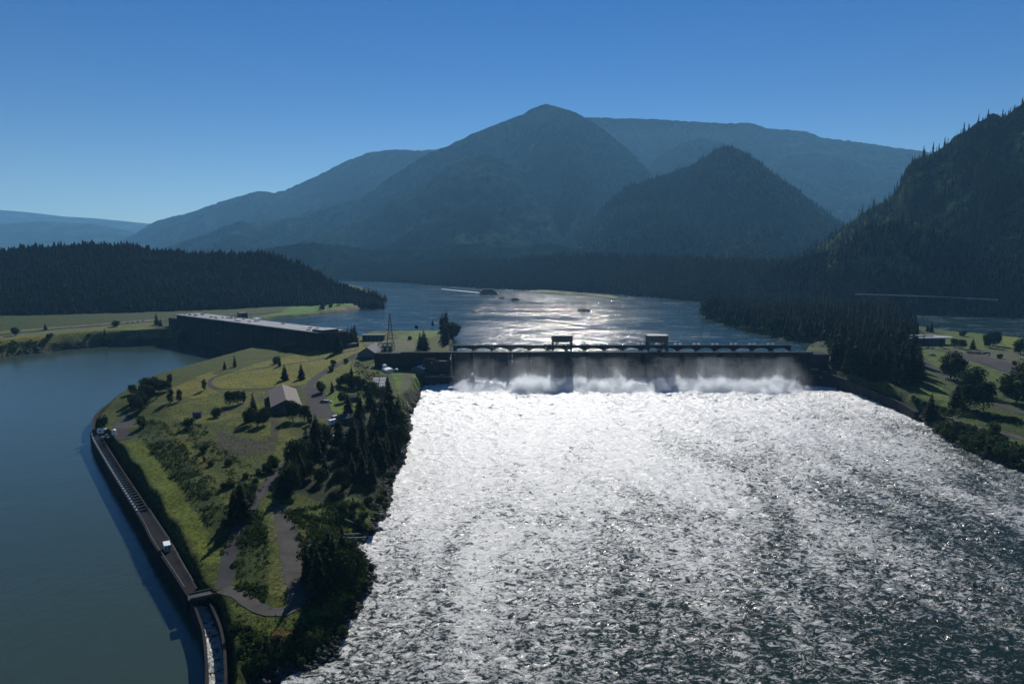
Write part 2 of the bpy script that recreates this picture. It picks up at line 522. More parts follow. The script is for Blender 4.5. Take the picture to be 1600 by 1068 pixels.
# --- left bank with the far end of the powerhouse
LB_OUT = PX([(-60, 572, 0, 0, .7), (0, 557, 0, 0, .7), (60, 551, 0, 0, .7), (100, 546, 0, 0, .8), (150, 542, 0, 0, .8), (178, 540, 0, 0, 1),
             (215, 539, 0, 0, 3), (268, 536, 0, 0, 3), (285, 530, 8, 8, 3)]) + \
    PX([(300, 512, 14, 14, .8), (400, 502, 14, 14, .5), (430, 497, 14, 14, .5), (480, 494, 14, 14, .5), (530, 489, 14, 14, .5), (570, 482, 14, 14, .5), (598, 475, 14, 14, .5),
        (604, 469, 14, 14, .5), (596, 459, 14, 14, .4), (575, 452, 14, 14, .4), (540, 446, 14, 14, .4)]) + \
    [(-900, 3400, 14, .3), (-4200, 3400, 14, .3), (-2200, 700, 0, .5)]
LB = Land(LB_OUT, CPT([(0, 535, 17), (60, 530, 17), (120, 525, 18), (200, 520, 18), (240, 515, 20), (0, 510, 20), (120, 505, 20), (220, 500, 20), (300, 495, 21),
                       (380, 495, 19), (450, 490, 18), (500, 480, 20), (540, 475, 24), (560, 470, 26), (590, 468, 18), (520, 465, 30)]) +
          [(-1500, 1300, 25), (-900, 1700, 30), (-1500, 2500, 30)], 3.0)
# --- right bank, lawns and the wooded point
RB_OUT = [(700, 60, 0, .7), (380, 130, 0, .7), (330, 240, 0, .7)] + PX([
    (1600, 741, 0, 0, .8), (1560, 726, 0, 0, .8), (1510, 704, 0, 0, .8), (1475, 688, 0, 0, .8), (1435, 658, 0, 0, .8), (1400, 641, 0, 0, 1.5), (1345, 620, 0, 0, 3), (1300, 604, 0, 0, 3)]) + \
    [(278, 612, 0, 4), (272, 628, 2, 4), (272, 642, 14, 3)] + PX([
        (1268, 536, 14, 14, .6), (1225, 531, 14, 14, .6), (1185, 521, 14, 14, .6), (1150, 512, 14, 14, .7), (1115, 500, 14, 14, .8), (1095, 492, 14, 14, .8),
        (1093, 486, 14, 14, .8), (1120, 478, 14, 14, .8), (1250, 470, 14, 14, .8), (1380, 478, 14, 14, .8), (1425, 500, 14, 14, .8), (1440, 515, 14, 14, .5),
        (1470, 520, 14, 14, .5), (1510, 524, 14, 14, .5), (1560, 528, 14, 14, .5), (1640, 536, 14, 14, .5)]) + [(1500, 800, 14, .5), (1500, 60, 14, .5)]
RB = Land(RB_OUT, CPT([(1300, 580, 12), (1350, 597, 12), (1400, 615, 12), (1450, 635, 12), (1500, 660, 11), (1550, 690, 9), (1590, 715, 8),
                       (1300, 560, 20), (1350, 575, 19), (1400, 590, 18), (1450, 600, 17), (1500, 625, 16), (1560, 655, 14), (1600, 690, 12),
                       (1250, 535, 17), (1300, 530, 20), (1280, 540, 18), (1200, 505, 18), (1150, 495, 18), (1250, 495, 22), (1350, 500, 24), (1400, 520, 20), (1450, 540, 19),
                       (1500, 550, 19), (1550, 560, 19), (1600, 560, 19), (1580, 540, 18), (1520, 535, 18), (1600, 600, 17), (1540, 600, 18), (1600, 640, 15)]) +
          [(600, 300, 16), (900, 700, 20), (1000, 400, 20)], 3.0)
LANDS = [ISL, LB, RB]
def HH(X, Y):
    return np.maximum(np.maximum(ISL.H(X, Y), LB.H(X, Y)), RB.H(X, Y))
def hit(px, py, lands=None):
    a, y, c = ray(px, py)
    D = np.concatenate([np.arange(150, 700, 1.0), np.arange(700, 2600, 3.0)])
    t = D / y
    X = a * t; Z = CAM_H + c * t
    Hh = np.max([l.H(X, D) for l in (lands or LANDS)], axis=0)
    k = np.argmax(Z <= Hh)
    if k == 0: return P(px, py, 10)
    return (float(X[k]), float(D[k]), float(Hh[k]))
def gz(x, y):
    return float(HH(np.array([x]), np.array([y]))[0])

def pip(X, Y, poly):
    ins = np.zeros(X.shape, dtype=bool)
    n = len(poly)
    for i in range(n):
        a = poly[i]; c = poly[(i + 1) % n]
        ins ^= ((a[1] > Y) != (c[1] > Y)) & (X < (c[0] - a[0]) * (Y - a[1]) / ((c[1] - a[1]) or 1e-9) + a[0])
    return ins
SG = np.array([1.04, 1.2, 0.72])
G_ROUGH = (0.055, 0.066, 0.014); G_LAWN = (0.14, 0.125, 0.022); G_BRIGHT = (0.09, 0.125, 0.016); G_SHRUB = (0.034, 0.050, 0.012)
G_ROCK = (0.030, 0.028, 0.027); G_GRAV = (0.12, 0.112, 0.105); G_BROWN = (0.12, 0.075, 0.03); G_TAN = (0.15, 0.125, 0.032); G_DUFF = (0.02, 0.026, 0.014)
def land_mesh(name, land, x0, x1, y0, y1, st, base, zones, shore=None):
    xs = np.arange(x0, x1 + st, st); ys = np.arange(y0, y1 + st, st)
    X, Y = np.meshgrid(xs, ys)
    Z = land.H(X, Y)
    C = np.zeros(X.shape + (3,)) + np.array(base)
    jx = (fbm(X * 0.15, Y * 0.15, 3, 31) - 0.5) * 8; jy = (fbm(X * 0.15, Y * 0.15, 3, 37) - 0.5) * 8
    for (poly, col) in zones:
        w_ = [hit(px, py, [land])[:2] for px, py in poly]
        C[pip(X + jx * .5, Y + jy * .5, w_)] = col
    sd, lev, slo = land.sdf(X, Y)
    rel = Z - lev
    wet = (rel < 2.4 + jx * 0.25)
    C[wet] = G_ROCK
    C = C * SG
    ny, nx = X.shape
    idx = np.arange(ny * nx).reshape(ny, nx)
    Fq = np.stack([idx[:-1, :-1], idx[:-1, 1:], idx[1:, 1:], idx[1:, :-1]], -1).reshape(-1, 4)
    low = (Z < lev - 6).reshape(-1)
    keep = ~(low[Fq].all(axis=1))
    o = mesh_np(name, np.stack([X, Y, Z], -1), Fq[keep], M['ground'], True, None, C.reshape(-1, 3))
    o['kind'] = 'structure'
    return o
isl_z = [
    ([(330, 606), (345, 588), (400, 568), (470, 552), (560, 533), (570, 545), (540, 560), (490, 588), (468, 602), (420, 605), (350, 612)], G_LAWN),
    ([(470, 600), (545, 562), (556, 575), (552, 600), (500, 606)], (0.105, 0.11, 0.02)),
    ([(270, 605), (330, 580), (345, 588), (330, 606), (350, 618), (300, 622), (255, 615)], G_TAN),
    ([(500, 615), (560, 610), (575, 640), (520, 650), (500, 640)], G_BRIGHT),
    ([(260, 640), (330, 615), (420, 612), (420, 640), (330, 660), (290, 665)], (0.092, 0.095, 0.020)),
    ([(350, 660), (420, 655), (470, 690), (430, 745), (390, 760), (440, 690)], (0.092, 0.095, 0.020)),
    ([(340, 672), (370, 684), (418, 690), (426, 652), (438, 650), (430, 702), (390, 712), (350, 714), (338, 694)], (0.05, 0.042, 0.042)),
    ([(196, 692), (222, 688), (260, 740), (300, 795), (332, 850), (345, 880), (325, 885), (290, 835), (245, 765), (205, 712)], (0.10, 0.115, 0.018)),
    ([(262, 660), (285, 670), (330, 730), (372, 790), (360, 815), (320, 765), (280, 705)], (0.085, 0.085, 0.022)),
    ([(170, 690), (200, 700), (250, 780), (300, 870), (330, 915), (305, 918), (262, 845), (200, 740)], G_SHRUB),
    ([(215, 680), (240, 660), (330, 760), (375, 820), (355, 850), (300, 780), (250, 715)], G_SHRUB),
    ([(420, 790), (450, 790), (470, 850), (482, 925), (462, 950), (448, 935), (436, 860), (418, 830)], G_GRAV),
    ([(408, 790), (420, 790), (436, 860), (448, 930), (420, 930), (425, 860)], (0.10, 0.10, 0.03)),
    ([(360, 870), (385, 800), (405, 790), (420, 860), (415, 930), (375, 920)], G_SHRUB),
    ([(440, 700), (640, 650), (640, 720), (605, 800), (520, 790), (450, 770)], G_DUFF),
    ([(465, 800), (560, 780), (590, 820), (560, 850), (520, 840), (480, 860)], (0.07, 0.085, 0.025)),
    ([(470, 805), (495, 830), (500, 845), (480, 840)], G_BROWN), ([(528, 822), (545, 825), (540, 845), (526, 840)], G_BROWN),
    ([(360, 940), (470, 965), (540, 940), (545, 1000), (480, 1020), (400, 1010)], (0.075, 0.09, 0.025)),
    ([(420, 985), (470, 985), (500, 1005), (450, 1015), (420, 1005)], G_BROWN),
    ([(515, 920), (555, 925), (550, 945), (510, 935)], (0.12, 0.14, 0.03)),
    ([(390, 990), (425, 985), (420, 1005), (385, 1010)], (0.11, 0.14, 0.03)),
    ([(610, 580), (665, 585), (655, 612), (625, 615)], (0.085, 0.13, 0.025)),
    ([(628, 585), (650, 585), (640, 612), (625, 612)], (0.085, 0.085, 0.08)),
    ([(620, 525), (700, 505), (700, 520), (640, 535)], (0.08, 0.12, 0.03)),
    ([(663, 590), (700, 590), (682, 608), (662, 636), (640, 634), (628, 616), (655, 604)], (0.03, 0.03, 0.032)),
    ([(570, 535), (640, 528), (655, 545), (600, 560)], (0.10, 0.10, 0.095)),
]
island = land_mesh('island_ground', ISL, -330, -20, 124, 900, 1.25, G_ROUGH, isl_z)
lb_z = [([(-40, 540), (0, 535), (60, 535), (180, 525), (240, 515), (240, 500), (-40, 520)], (0.11, 0.115, 0.035)),
        ([(-40, 560), (-40, 525), (70, 520), (75, 545)], G_TAN),
        ([(-40, 530), (60, 515), (250, 497), (250, 503), (60, 522), (-40, 537)], (0.12, 0.115, 0.11)),
        ([(400, 500), (470, 500), (580, 480), (590, 470), (560, 455), (500, 462), (460, 478)], (0.065, 0.14, 0.025)),
        ([(500, 490), (600, 475), (600, 482), (500, 496)], (0.12, 0.11, 0.09)),
        ([(190, 535), (290, 533), (290, 522), (195, 526)], (0.11, 0.105, 0.1))]
left_bank = land_mesh('left_bank_ground', LB, -1500, -240, 640, 2300, 6, (0.035, 0.05, 0.018), lb_z)
rb_z = [([(1430, 545), (1480, 590), (1600, 600), (1640, 530), (1480, 520)], (0.07, 0.10, 0.028)),
        ([(1445, 585), (1500, 620), (1480, 640), (1440, 625), (1420, 600)], (0.07, 0.10, 0.025)),
        ([(1470, 545), (1500, 560), (1560, 580), (1600, 590), (1640, 545), (1510, 545)], (0.085, 0.083, 0.088)),
        ([(1560, 520), (1640, 520), (1640, 545), (1570, 542)], (0.13, 0.14, 0.03)),
        ([(1300, 583), (1440, 622), (1500, 655), (1470, 655), (1380, 628), (1320, 605)], (0.045, 0.06, 0.032)),
        ([(1460, 660), (1520, 660), (1600, 700), (1600, 735), (1500, 700)], (0.05, 0.07, 0.022)),
        ([(1205, 518), (1260, 525), (1310, 525), (1320, 548), (1230, 545)], (0.10, 0.11, 0.05)),
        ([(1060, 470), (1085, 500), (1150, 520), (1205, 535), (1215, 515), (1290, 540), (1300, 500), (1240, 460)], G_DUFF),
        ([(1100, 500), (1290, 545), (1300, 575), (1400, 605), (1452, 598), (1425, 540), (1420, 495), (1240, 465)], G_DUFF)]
right_bank = land_mesh('right_bank_ground', RB, 150, 1000, 60, 1600, 3, (0.045, 0.065, 0.022), rb_z)

# ---------------------------------------------------------------- water sheets
SEP = [(-62, -400), (-62, 174), (-75, 230), (-100, 400), (-150, 600)]
def sheet(name, pts, z, mat):
    o = mesh_np(name, [(x, y, z) for x, y in pts], [list(range(len(pts)))], mat)
    o['kind'] = 'structure'
    return o
sheet('calm_river_water', [(-3000, -400)] + SEP + [(-150, 700), (-300, 925), (-900, 1000), (-3000, 1000)], 0, M['calm'])
RES = [(-70, 641), (300, 641), (5000, 641), (5000, 7000), (-5000, 7000), (-5000, 1100), (-460, 942), (-186, 716)]
sheet('reservoir_water', RES, 13.3, M['forebay'])
xs = np.arange(-1000, 1260, 4.5); ys = np.arange(641.5, 2900, 4.5)
X, Y = np.meshgrid(xs, ys)
Z = 14 + (ridged(X * 0.022 + Y * 0.004, Y * 0.05, 4, 91, 0.6) - 0.5) * 1.1 + (fbm(X * 0.07, Y * 0.13, 2, 97) - 0.5) * 0.5
idx = np.arange(X.size).reshape(X.shape)
Fq = np.stack([idx[:-1, :-1], idx[:-1, 1:], idx[1:, 1:], idx[1:, :-1]], -1).reshape(-1, 4)
kf = pip(X, Y, RES).reshape(-1)[Fq].all(axis=1)
o = mesh_np('reservoir_surface', np.stack([X, Y, Z], -1), Fq[kf], M['forebay'], True)
o['kind'] = 'structure'
# spillway channel: displaced sheet
st = 0.7
xs = np.arange(-112, 395, st); ys = np.arange(96, 626, st)
X, Y = np.meshgrid(xs, ys)
def chop(X, Y):
    wx = (fbm(X * 0.03, Y * 0.03, 2, 61) - 0.5) * 16
    n = ridged(X * 0.075 + (Y + wx) * 0.02, (Y + wx) * 0.09, 4, 41, 0.65)
    n2 = fbm(X * 0.30, Y * 0.42, 3, 57, 0.6)
    n3 = fbm(X * 0.015, Y * 0.02, 2, 77)
    return (n - 0.5) * 2.2 + (n2 - 0.5) * 1.0 + (n3 - 0.5) * 1.4
Z = chop(X, Y) * (1 + 0.5 * np.clip((Y - 480) / 140, 0, 1))
Z = Z * np.clip((Y - 96) / 6, 0, 1)
bm = np.clip((Y - 578) / 28, 0, 1) * np.clip((X + 50) / 10, 0, 1) * np.clip((266 - X) / 10, 0, 1)
Z = Z + bm * bm * (3 - 2 * bm) * (3.2 + 3.0 * (fbm(X * .06, Y * .06, 3, 88) - .5))    # the water heaps up where the jets strike
idx = np.arange(X.size).reshape(X.shape)
Fq = np.stack([idx[:-1, :-1], idx[:-1, 1:], idx[1:, 1:], idx[1:, :-1]], -1).reshape(-1, 4)
sepx = np.interp(Y, [p[1] for p in SEP], [p[0] for p in SEP])
keepv = (X > sepx - 1).reshape(-1)
# drop cells deep under the right bank
rbd = RB.H(X[::4, ::4], Y[::4, ::4])
deep = np.repeat(np.repeat(rbd > 3, 4, 0), 4, 1)[:X.shape[0], :X.shape[1]].reshape(-1)
kf = keepv[Fq].all(axis=1) & ~deep[Fq].all(axis=1)
used = np.unique(Fq[kf])
rm = -np.ones(X.size, dtype=np.int64); rm[used] = np.arange(len(used))
VV = np.stack([X, Y, Z], -1).reshape(-1, 3)[used]
ww = mesh_np('spillway_water', VV, rm[Fq[kf]], M['white_water'], True)
ww['kind'] = 'structure'
sheet('downstream_water', [(-62, -400), (900, -400), (900, 96), (-62, 96)], -0.02, M['white_water'])

# ---------------------------------------------------------------- hills: each a ridge with front and back slopes
def ridge_hill(name, line, D, B, zb, mat, cols=300, rows=60, amp=0.0, fs=0.004, seed=1, back=0.5, prof=1.0, jag=0.0, jfs=0.05, cl=0):
    """line: ridge pixels; D(px) ridge distance, B(px) foot distance (ground distance along y)"""
    lx = [p[0] for p in line]; ly = [p[1] for p in line]
    pxs = np.linspace(lx[0], lx[-1], cols)
    pys = np.interp(pxs, lx, ly)
    for _ in range(2):
        pys[1:-1] = (pys[:-2] + 2 * pys[1:-1] + pys[2:]) / 4
    Dv = np.interp(pxs, [d[0] for d in D], [d[1] for d in D])
    Bv = np.interp(pxs, [d[0] for d in B], [d[1] for d in B])
    zbv = np.interp(pxs, [d[0] for d in zb], [d[1] for d in zb]) if isinstance(zb, list) else np.full(cols, float(zb))
    b = (534 - pys) / F
    yy = CP + b * SP; cc = -SP + b * CP
    zr = CAM_H + cc * Dv / yy
    nb = rows // 4
    T = np.concatenate([np.linspace(0, 1, rows), 1 + np.linspace(0, 1, nb + 1)[1:]])
    tt, _ = np.meshgrid(T, pxs, indexing='ij')
    front = np.minimum(tt, 1)
    bk = np.clip(tt - 1, 0, 1)
    dist = Bv + (Dv - Bv) * front + (Dv - Bv) * back * 2.0 * bk
    a = (pxs - 800) / F / (CP)      # lateral direction of the column
    a = (pxs - 800) / F / yy
    X = a * dist; Y = dist
    # keep lateral direction straight in depth
    Zh = zbv + (zr - zbv) * (front ** prof) - (zr - zbv) * 1.2 * bk
    wgt = np.clip(4 * front * (1 - front), 0, 1) * (bk == 0) + 0.6 * bk
    if amp:
        Zh = Zh - amp * np.clip((0.70 - ridged(X * fs, Y * fs * 0.35, 4, seed, 0.5)) * 2.6, 0, 1) * wgt * (0.35 + 0.65 * front)
        Zh = Zh - amp * 0.5 * (1 - ridged(X * fs * 3, Y * fs * 3, 4, seed + 9, 0.6)) * wgt
    if cl:
        Zh = Zh + cl * (ridged(X * 0.02, Y * 0.008 + Zh * 0.01, 4, seed + 3) - 0.5) * np.clip(wgt, 0.1, 1)
    if jag:
        Zh = Zh + (fbm(X * jfs, Y * jfs, 3, seed + 5) - 0.5) * jag * np.clip(front * 4, 0, 1)
    idx = np.arange(X.size).reshape(X.shape)
    Fq = np.stack([idx[:-1, :-1], idx[:-1, 1:], idx[1:, 1:], idx[1:, :-1]], -1).reshape(-1, 4)
    o = mesh_np(name, np.stack([X, Y, Zh], -1), Fq, mat, True)
    o['kind'] = 'structure'
    return o, X, Y, Zh
R1 = [(-140, 325), (0, 328), (40, 331), (100, 338), (150, 341), (200, 346), (260, 352), (340, 368), (420, 384)]
ridge_hill('mountain', R1, [(-140, 15000), (420, 15000)], [(-140, 11000), (420, 11000)], 14, M['far_hill'], 200, 24, 120, 0.0006, 3)
R1b = [(-140, 352), (0, 350), (60, 345), (140, 349), (200, 360), (240, 372), (300, 386)]
ridge_hill('mountain', R1b, [(-140, 11000), (300, 11000)], [(-140, 9000), (300, 9000)], 14, M['far_hill'], 200, 20, 80, 0.0008, 4)
R2 = [(150, 392), (205, 368), (240, 346), (300, 331), (350, 313), (400, 299), (412, 298), (430, 301), (445, 297), (500, 272), (540, 252), (575, 238), (620, 233), (660, 235), (690, 232),
      (740, 226), (800, 214), (870, 196), (905, 184), (935, 184), (1000, 185), (1080, 190), (1130, 193), (1170, 192), (1200, 201), (1260, 205), (1285, 215),
      (1320, 219), (1400, 230), (1440, 236), (1520, 250), (1640, 280)]
ridge_hill('mountain', R2, [(150, 9500), (420, 8800), (640, 8200), (1200, 8400), (1640, 8200)],
           [(150, 5600), (640, 5600), (1200, 4600), (1640, 4400)], 14, M['far_hill'], 800, 120, 420, 0.0012, 5, 0.4, 1.1, 26, 0.02)
# the peak and its long left shoulder
R3 = [(230, 394), (275, 382), (330, 362), (350, 353), (375, 346), (410, 349), (440, 342), (480, 333), (520, 322), (560, 311), (590, 292), (615, 272), (640, 257), (668, 240), (700, 228), (740, 208),
      (770, 196), (800, 184), (815, 180), (828, 171), (842, 165), (855, 161), (868, 166), (880, 169), (893, 173), (915, 183), (945, 203), (980, 232), (1010, 262), (1030, 290), (1050, 335)]
ridge_hill('mountain', R3, [(230, 6000), (600, 6200), (855, 6200), (1050, 5400)], [(230, 4000), (600, 3300), (830, 3000), (1050, 3300)], 14, M['far_hill'], 900, 150, 700, 0.0013, 8, 0.4, 1.12, 22, 0.022)
S1 = [(380, 402), (440, 388), (500, 366), (540, 352), (575, 338), (610, 312), (650, 296), (690, 268), (725, 248), (760, 238), (785, 246), (815, 268), (850, 290), (900, 322), (950, 352), (990, 385)]
ridge_hill('mountain', S1, [(380, 5000), (760, 5200), (990, 4600)], [(380, 3500), (990, 2900)], 14, M['far_hill'], 500, 80, 260, 0.0022, 51, 0.4, 1.1, 16, 0.025)
S1b = [(560, 398), (610, 380), (650, 356), (690, 342), (720, 322), (745, 318), (770, 330), (800, 352), (850, 380), (880, 400)]
ridge_hill('mountain', S1b, [(560, 3900), (745, 4100), (880, 3600)], [(560, 3000), (880, 2700)], 14, M['far_hill'], 300, 60, 140, 0.003, 53, 0.4, 1.0, 14, 0.03)
S2 = [(940, 360), (975, 310), (1005, 268), (1035, 240), (1065, 222), (1095, 214), (1130, 222), (1180, 244), (1215, 272), (1250, 296), (1285, 316), (1340, 340), (1400, 352), (1440, 372)]
ridge_hill('mountain', S2, [(940, 6400), (1095, 6900), (1440, 6000)], [(940, 4600), (1440, 4200)], 14, M['far_hill'], 500, 80, 320, 0.0018, 57, 0.4, 1.1, 18, 0.022)
S3 = [(1150, 330), (1190, 262), (1230, 240), (1280, 236), (1330, 252), (1370, 276), (1420, 300), (1480, 330)]
ridge_hill('mountain', S3, [(1150, 7300), (1280, 7600), (1480, 7000)], [(1150, 5200), (1480, 4800)], 14, M['far_hill'], 300, 60, 260, 0.002, 59, 0.4, 1.05, 18, 0.022)
R3b = [(330, 404), (400, 392), (440, 384), (490, 378), (540, 384), (600, 392), (660, 388), (720, 380), (800, 386), (860, 380), (920, 390), (960, 402)]
ridge_hill('hills', R3b, [(330, 3700), (600, 3500), (960, 3200)], [(330, 3000), (600, 2750), (960, 2500)], 14, M['near_hill'], 500, 50, 90, 0.003, 13, 0.4, 0.95, 16, 0.035)
R4 = [(860, 420), (900, 372), (930, 338), (955, 310), (985, 290), (1010, 283), (1050, 268), (1085, 256), (1105, 243), (1125, 230), (1138, 226), (1150, 231), (1180, 247), (1205, 268), (1240, 292), (1275, 320),
      (1310, 345), (1360, 375), (1420, 400)]
R4G = ridge_hill('mountain', R4, [(860, 3900), (1130, 3700), (1420, 3500)], [(860, 2450), (1130, 2100), (1420, 2100)], 14, M['far_hill'], 600, 110, 240, 0.0026, 17, 0.4, 1.2, 14, 0.03)
# low wooded foot along the far shore of the reservoir
R5 = [(480, 432), (560, 412), (640, 415), (720, 405), (800, 408), (880, 400), (950, 402), (1030, 405), (1100, 408), (1180, 412), (1260, 415)]
R5G = ridge_hill('hills', R5, [(480, 3300), (640, 3000), (800, 2600), (950, 2250), (1090, 1900), (1260, 1750)],
           [(480, 2850), (545, 2900), (640, 2600), (700, 2350), (760, 2150), (850, 2060), (960, 1850), (1030, 1690), (1100, 1530), (1260, 1500)], 11, M['near_hill'], 500, 40, 16, 0.01, 23, 0.4, 0.8, 10, 0.05)
# left wooded hill
RL = [(-160, 396), (0, 394), (30, 388), (90, 384), (150, 382), (200, 385), (240, 391), (290, 397), (340, 397), (400, 396), (440, 401), (480, 419), (510, 435), (540, 449), (560, 458), (580, 463), (600, 470)]
LH = ridge_hill('hills', RL, [(-160, 1500), (440, 1500), (540, 1450), (600, 1380)], [(-160, 1060), (100, 1130), (330, 1220), (440, 1300), (540, 1340), (600, 1330)],
                [(-160, 16), (400, 18), (600, 16)], M['near_hill'], 300, 50, 14, 0.008, 31, 0.5, 0.85, 6, 0.05)
# right mountain with crags
RR = [(1120, 468), (1160, 452), (1190, 432), (1220, 412), (1260, 395), (1290, 378), (1320, 352), (1350, 332), (1380, 316), (1400, 300), (1410, 280), (1414, 264), (1430, 247), (1452, 241), (1480, 228),
      (1490, 214), (1510, 203), (1545, 182), (1550, 178), (1568, 184), (1585, 172), (1600, 160), (1640, 130), (1720, 100)]
RH = ridge_hill('mountain', RR, [(1120, 2150), (1250, 2050), (1400, 1850), (1720, 1650)], [(1120, 1560), (1300, 1400), (1450, 1330), (1720, 1180)], 12, M['cliff_hill'],
                420, 120, 60, 0.005, 37, 0.5, 1.05, 8, 0.06, 26)
# nearer shoulder of that mountain, with the light grassy ledges
RS = [(1150, 470), (1185, 438), (1215, 420), (1250, 402), (1290, 392), (1330, 372), (1370, 352), (1400, 340), (1440, 350), (1490, 365), (1530, 380), (1580, 372), (1640, 360), (1720, 340)]
RSH = ridge_hill('hills', RS, [(1150, 1600), (1300, 1500), (1500, 1380), (1720, 1280)], [(1150, 1500), (1300, 1290), (1430, 1230), (1500, 1180), (1720, 1090)], 12, M['cliff_hill'], 360, 70, 30, 0.009, 43, 0.5, 1.0, 7, 0.07, 14)

# ================================================================ ROADS (draped sheets)
def road(name, pts, wd, mat, z=0.10, lands=None, zs=None, step=2.5):
    w_ = [hit(px, py, lands)[:2] for px, py in pts]
    c = catmull(w_, step)
    L, R = offset_line([tuple(p) for p in c], 0.5)
    ws = np.interp(np.linspace(0, 1, len(c)), np.linspace(0, 1, len(wd)), wd) if isinstance(wd, list) else [wd] * len(c)
    for k in range(len(c)):
        d_ = (L[k] - R[k]) * 0.5; m_ = (L[k] + R[k]) * 0.5
        jt = ws[k] * (1 + rnd.uniform(-.05, .05)); L[k] = m_ + d_ * jt; R[k] = m_ - d_ * jt
    nx = 4
    rows = []
    for l, r in zip(L, R):
        for k in range(nx + 1):
            q = l.lerp(r, k / nx)
            rows.append((q.x, q.y))
    A = np.array(rows)
    Zr = HH(A[:, 0], A[:, 1]).reshape(-1, nx + 1)
    Zr = Zr.mean(axis=1, keepdims=True) * 0.5 + Zr * 0.5
    Zr = Zr.reshape(-1) + z * 0.5 + 0.05
    n = len(L)
    idx = np.arange(n * (nx + 1)).reshape(n, nx + 1)
    Fq = np.stack([idx[:-1, :-1], idx[:-1, 1:], idx[1:, 1:], idx[1:, :-1]], -1).reshape(-1, 4)
    o = mesh_np(name, np.column_stack([A, Zr]), Fq, mat, True)
    o['kind'] = 'structure'
    return o
I1 = [ISL]
road('road', [(450, 722), (436, 738), (412, 762), (390, 795), (370, 835), (358, 870), (352, 905), (346, 922)], 5.2, M['asphalt'], lands=I1)
road('gravel_track', [(348, 921), (372, 930), (395, 946), (420, 956), (445, 957), (468, 940), (474, 915)], 5.0, M['gravel'], 0.14, lands=I1)
road('gravel_lot', [(430, 786), (441, 812), (453, 846), (461, 880), (465, 912), (463, 940)], [2.5, 6, 8.5, 9.5, 8, 5], M['gravel'], 0.2, lands=I1)
road('road', [(600, 540), (575, 548), (545, 560), (520, 574), (500, 586), (488, 597), (482, 608)], 6, M['asphalt'], lands=I1)
road('path', [(560, 546), (520, 556), (470, 566), (400, 577), (350, 585), (333, 591), (327, 598), (334, 605), (360, 608), (420, 607), (470, 603)], 3.6, M['asphalt'], 0.16, lands=I1)
road('parking_area', [(483, 606), (492, 616), (496, 628), (500, 642), (512, 652)], 15, M['asphalt'], 0.18, lands=I1)
road('gravel_track', [(514, 652), (520, 664), (526, 678), (524, 690)], 5, M['gravel'], 0.22, lands=I1)
road('path', [(345, 646), (372, 636), (398, 625), (414, 616), (432, 612)], 3.4, M['gravel'], lands=I1)
road('service_yard', [(205, 648), (196, 660), (192, 673), (200, 686)], 11, M['asphalt'], 0.15, lands=I1)
road('path', [(204, 650), (207, 640), (212, 630), (224, 618), (245, 604)], 3.4, M['gravel'], 0.1, lands=I1)
I2 = [RB]
road('road', [(1424, 545), (1438, 560), (1460, 576), (1482, 590), (1510, 608), (1545, 626), (1580, 640), (1630, 655)], 7, M['asphalt'], 0.25, lands=I2)
road('parking_area', [(1495, 553), (1530, 560), (1570, 573), (1625, 590)], 26, M['asphalt'], 0.3, lands=I2)
road('road', [(1424, 546), (1450, 545), (1475, 548), (1500, 553)], 9, M['asphalt'], 0.35, lands=I2)
road('service_road', [(1440, 632), (1475, 648), (1510, 662), (1545, 672), (1580, 680), (1640, 700)], 5.5, M['gravel'], 0.25, lands=I2)
road('parking_area', [(1540, 675), (1575, 690), (1625, 712)], 17, M['asphalt'], 0.3, lands=I2)
I3 = [LB]
road('road', [(-30, 527), (60, 517), (150, 509), (230, 503), (300, 497), (380, 492), (440, 487)], 12, M['asphalt'], 0.8, lands=I3, step=12)

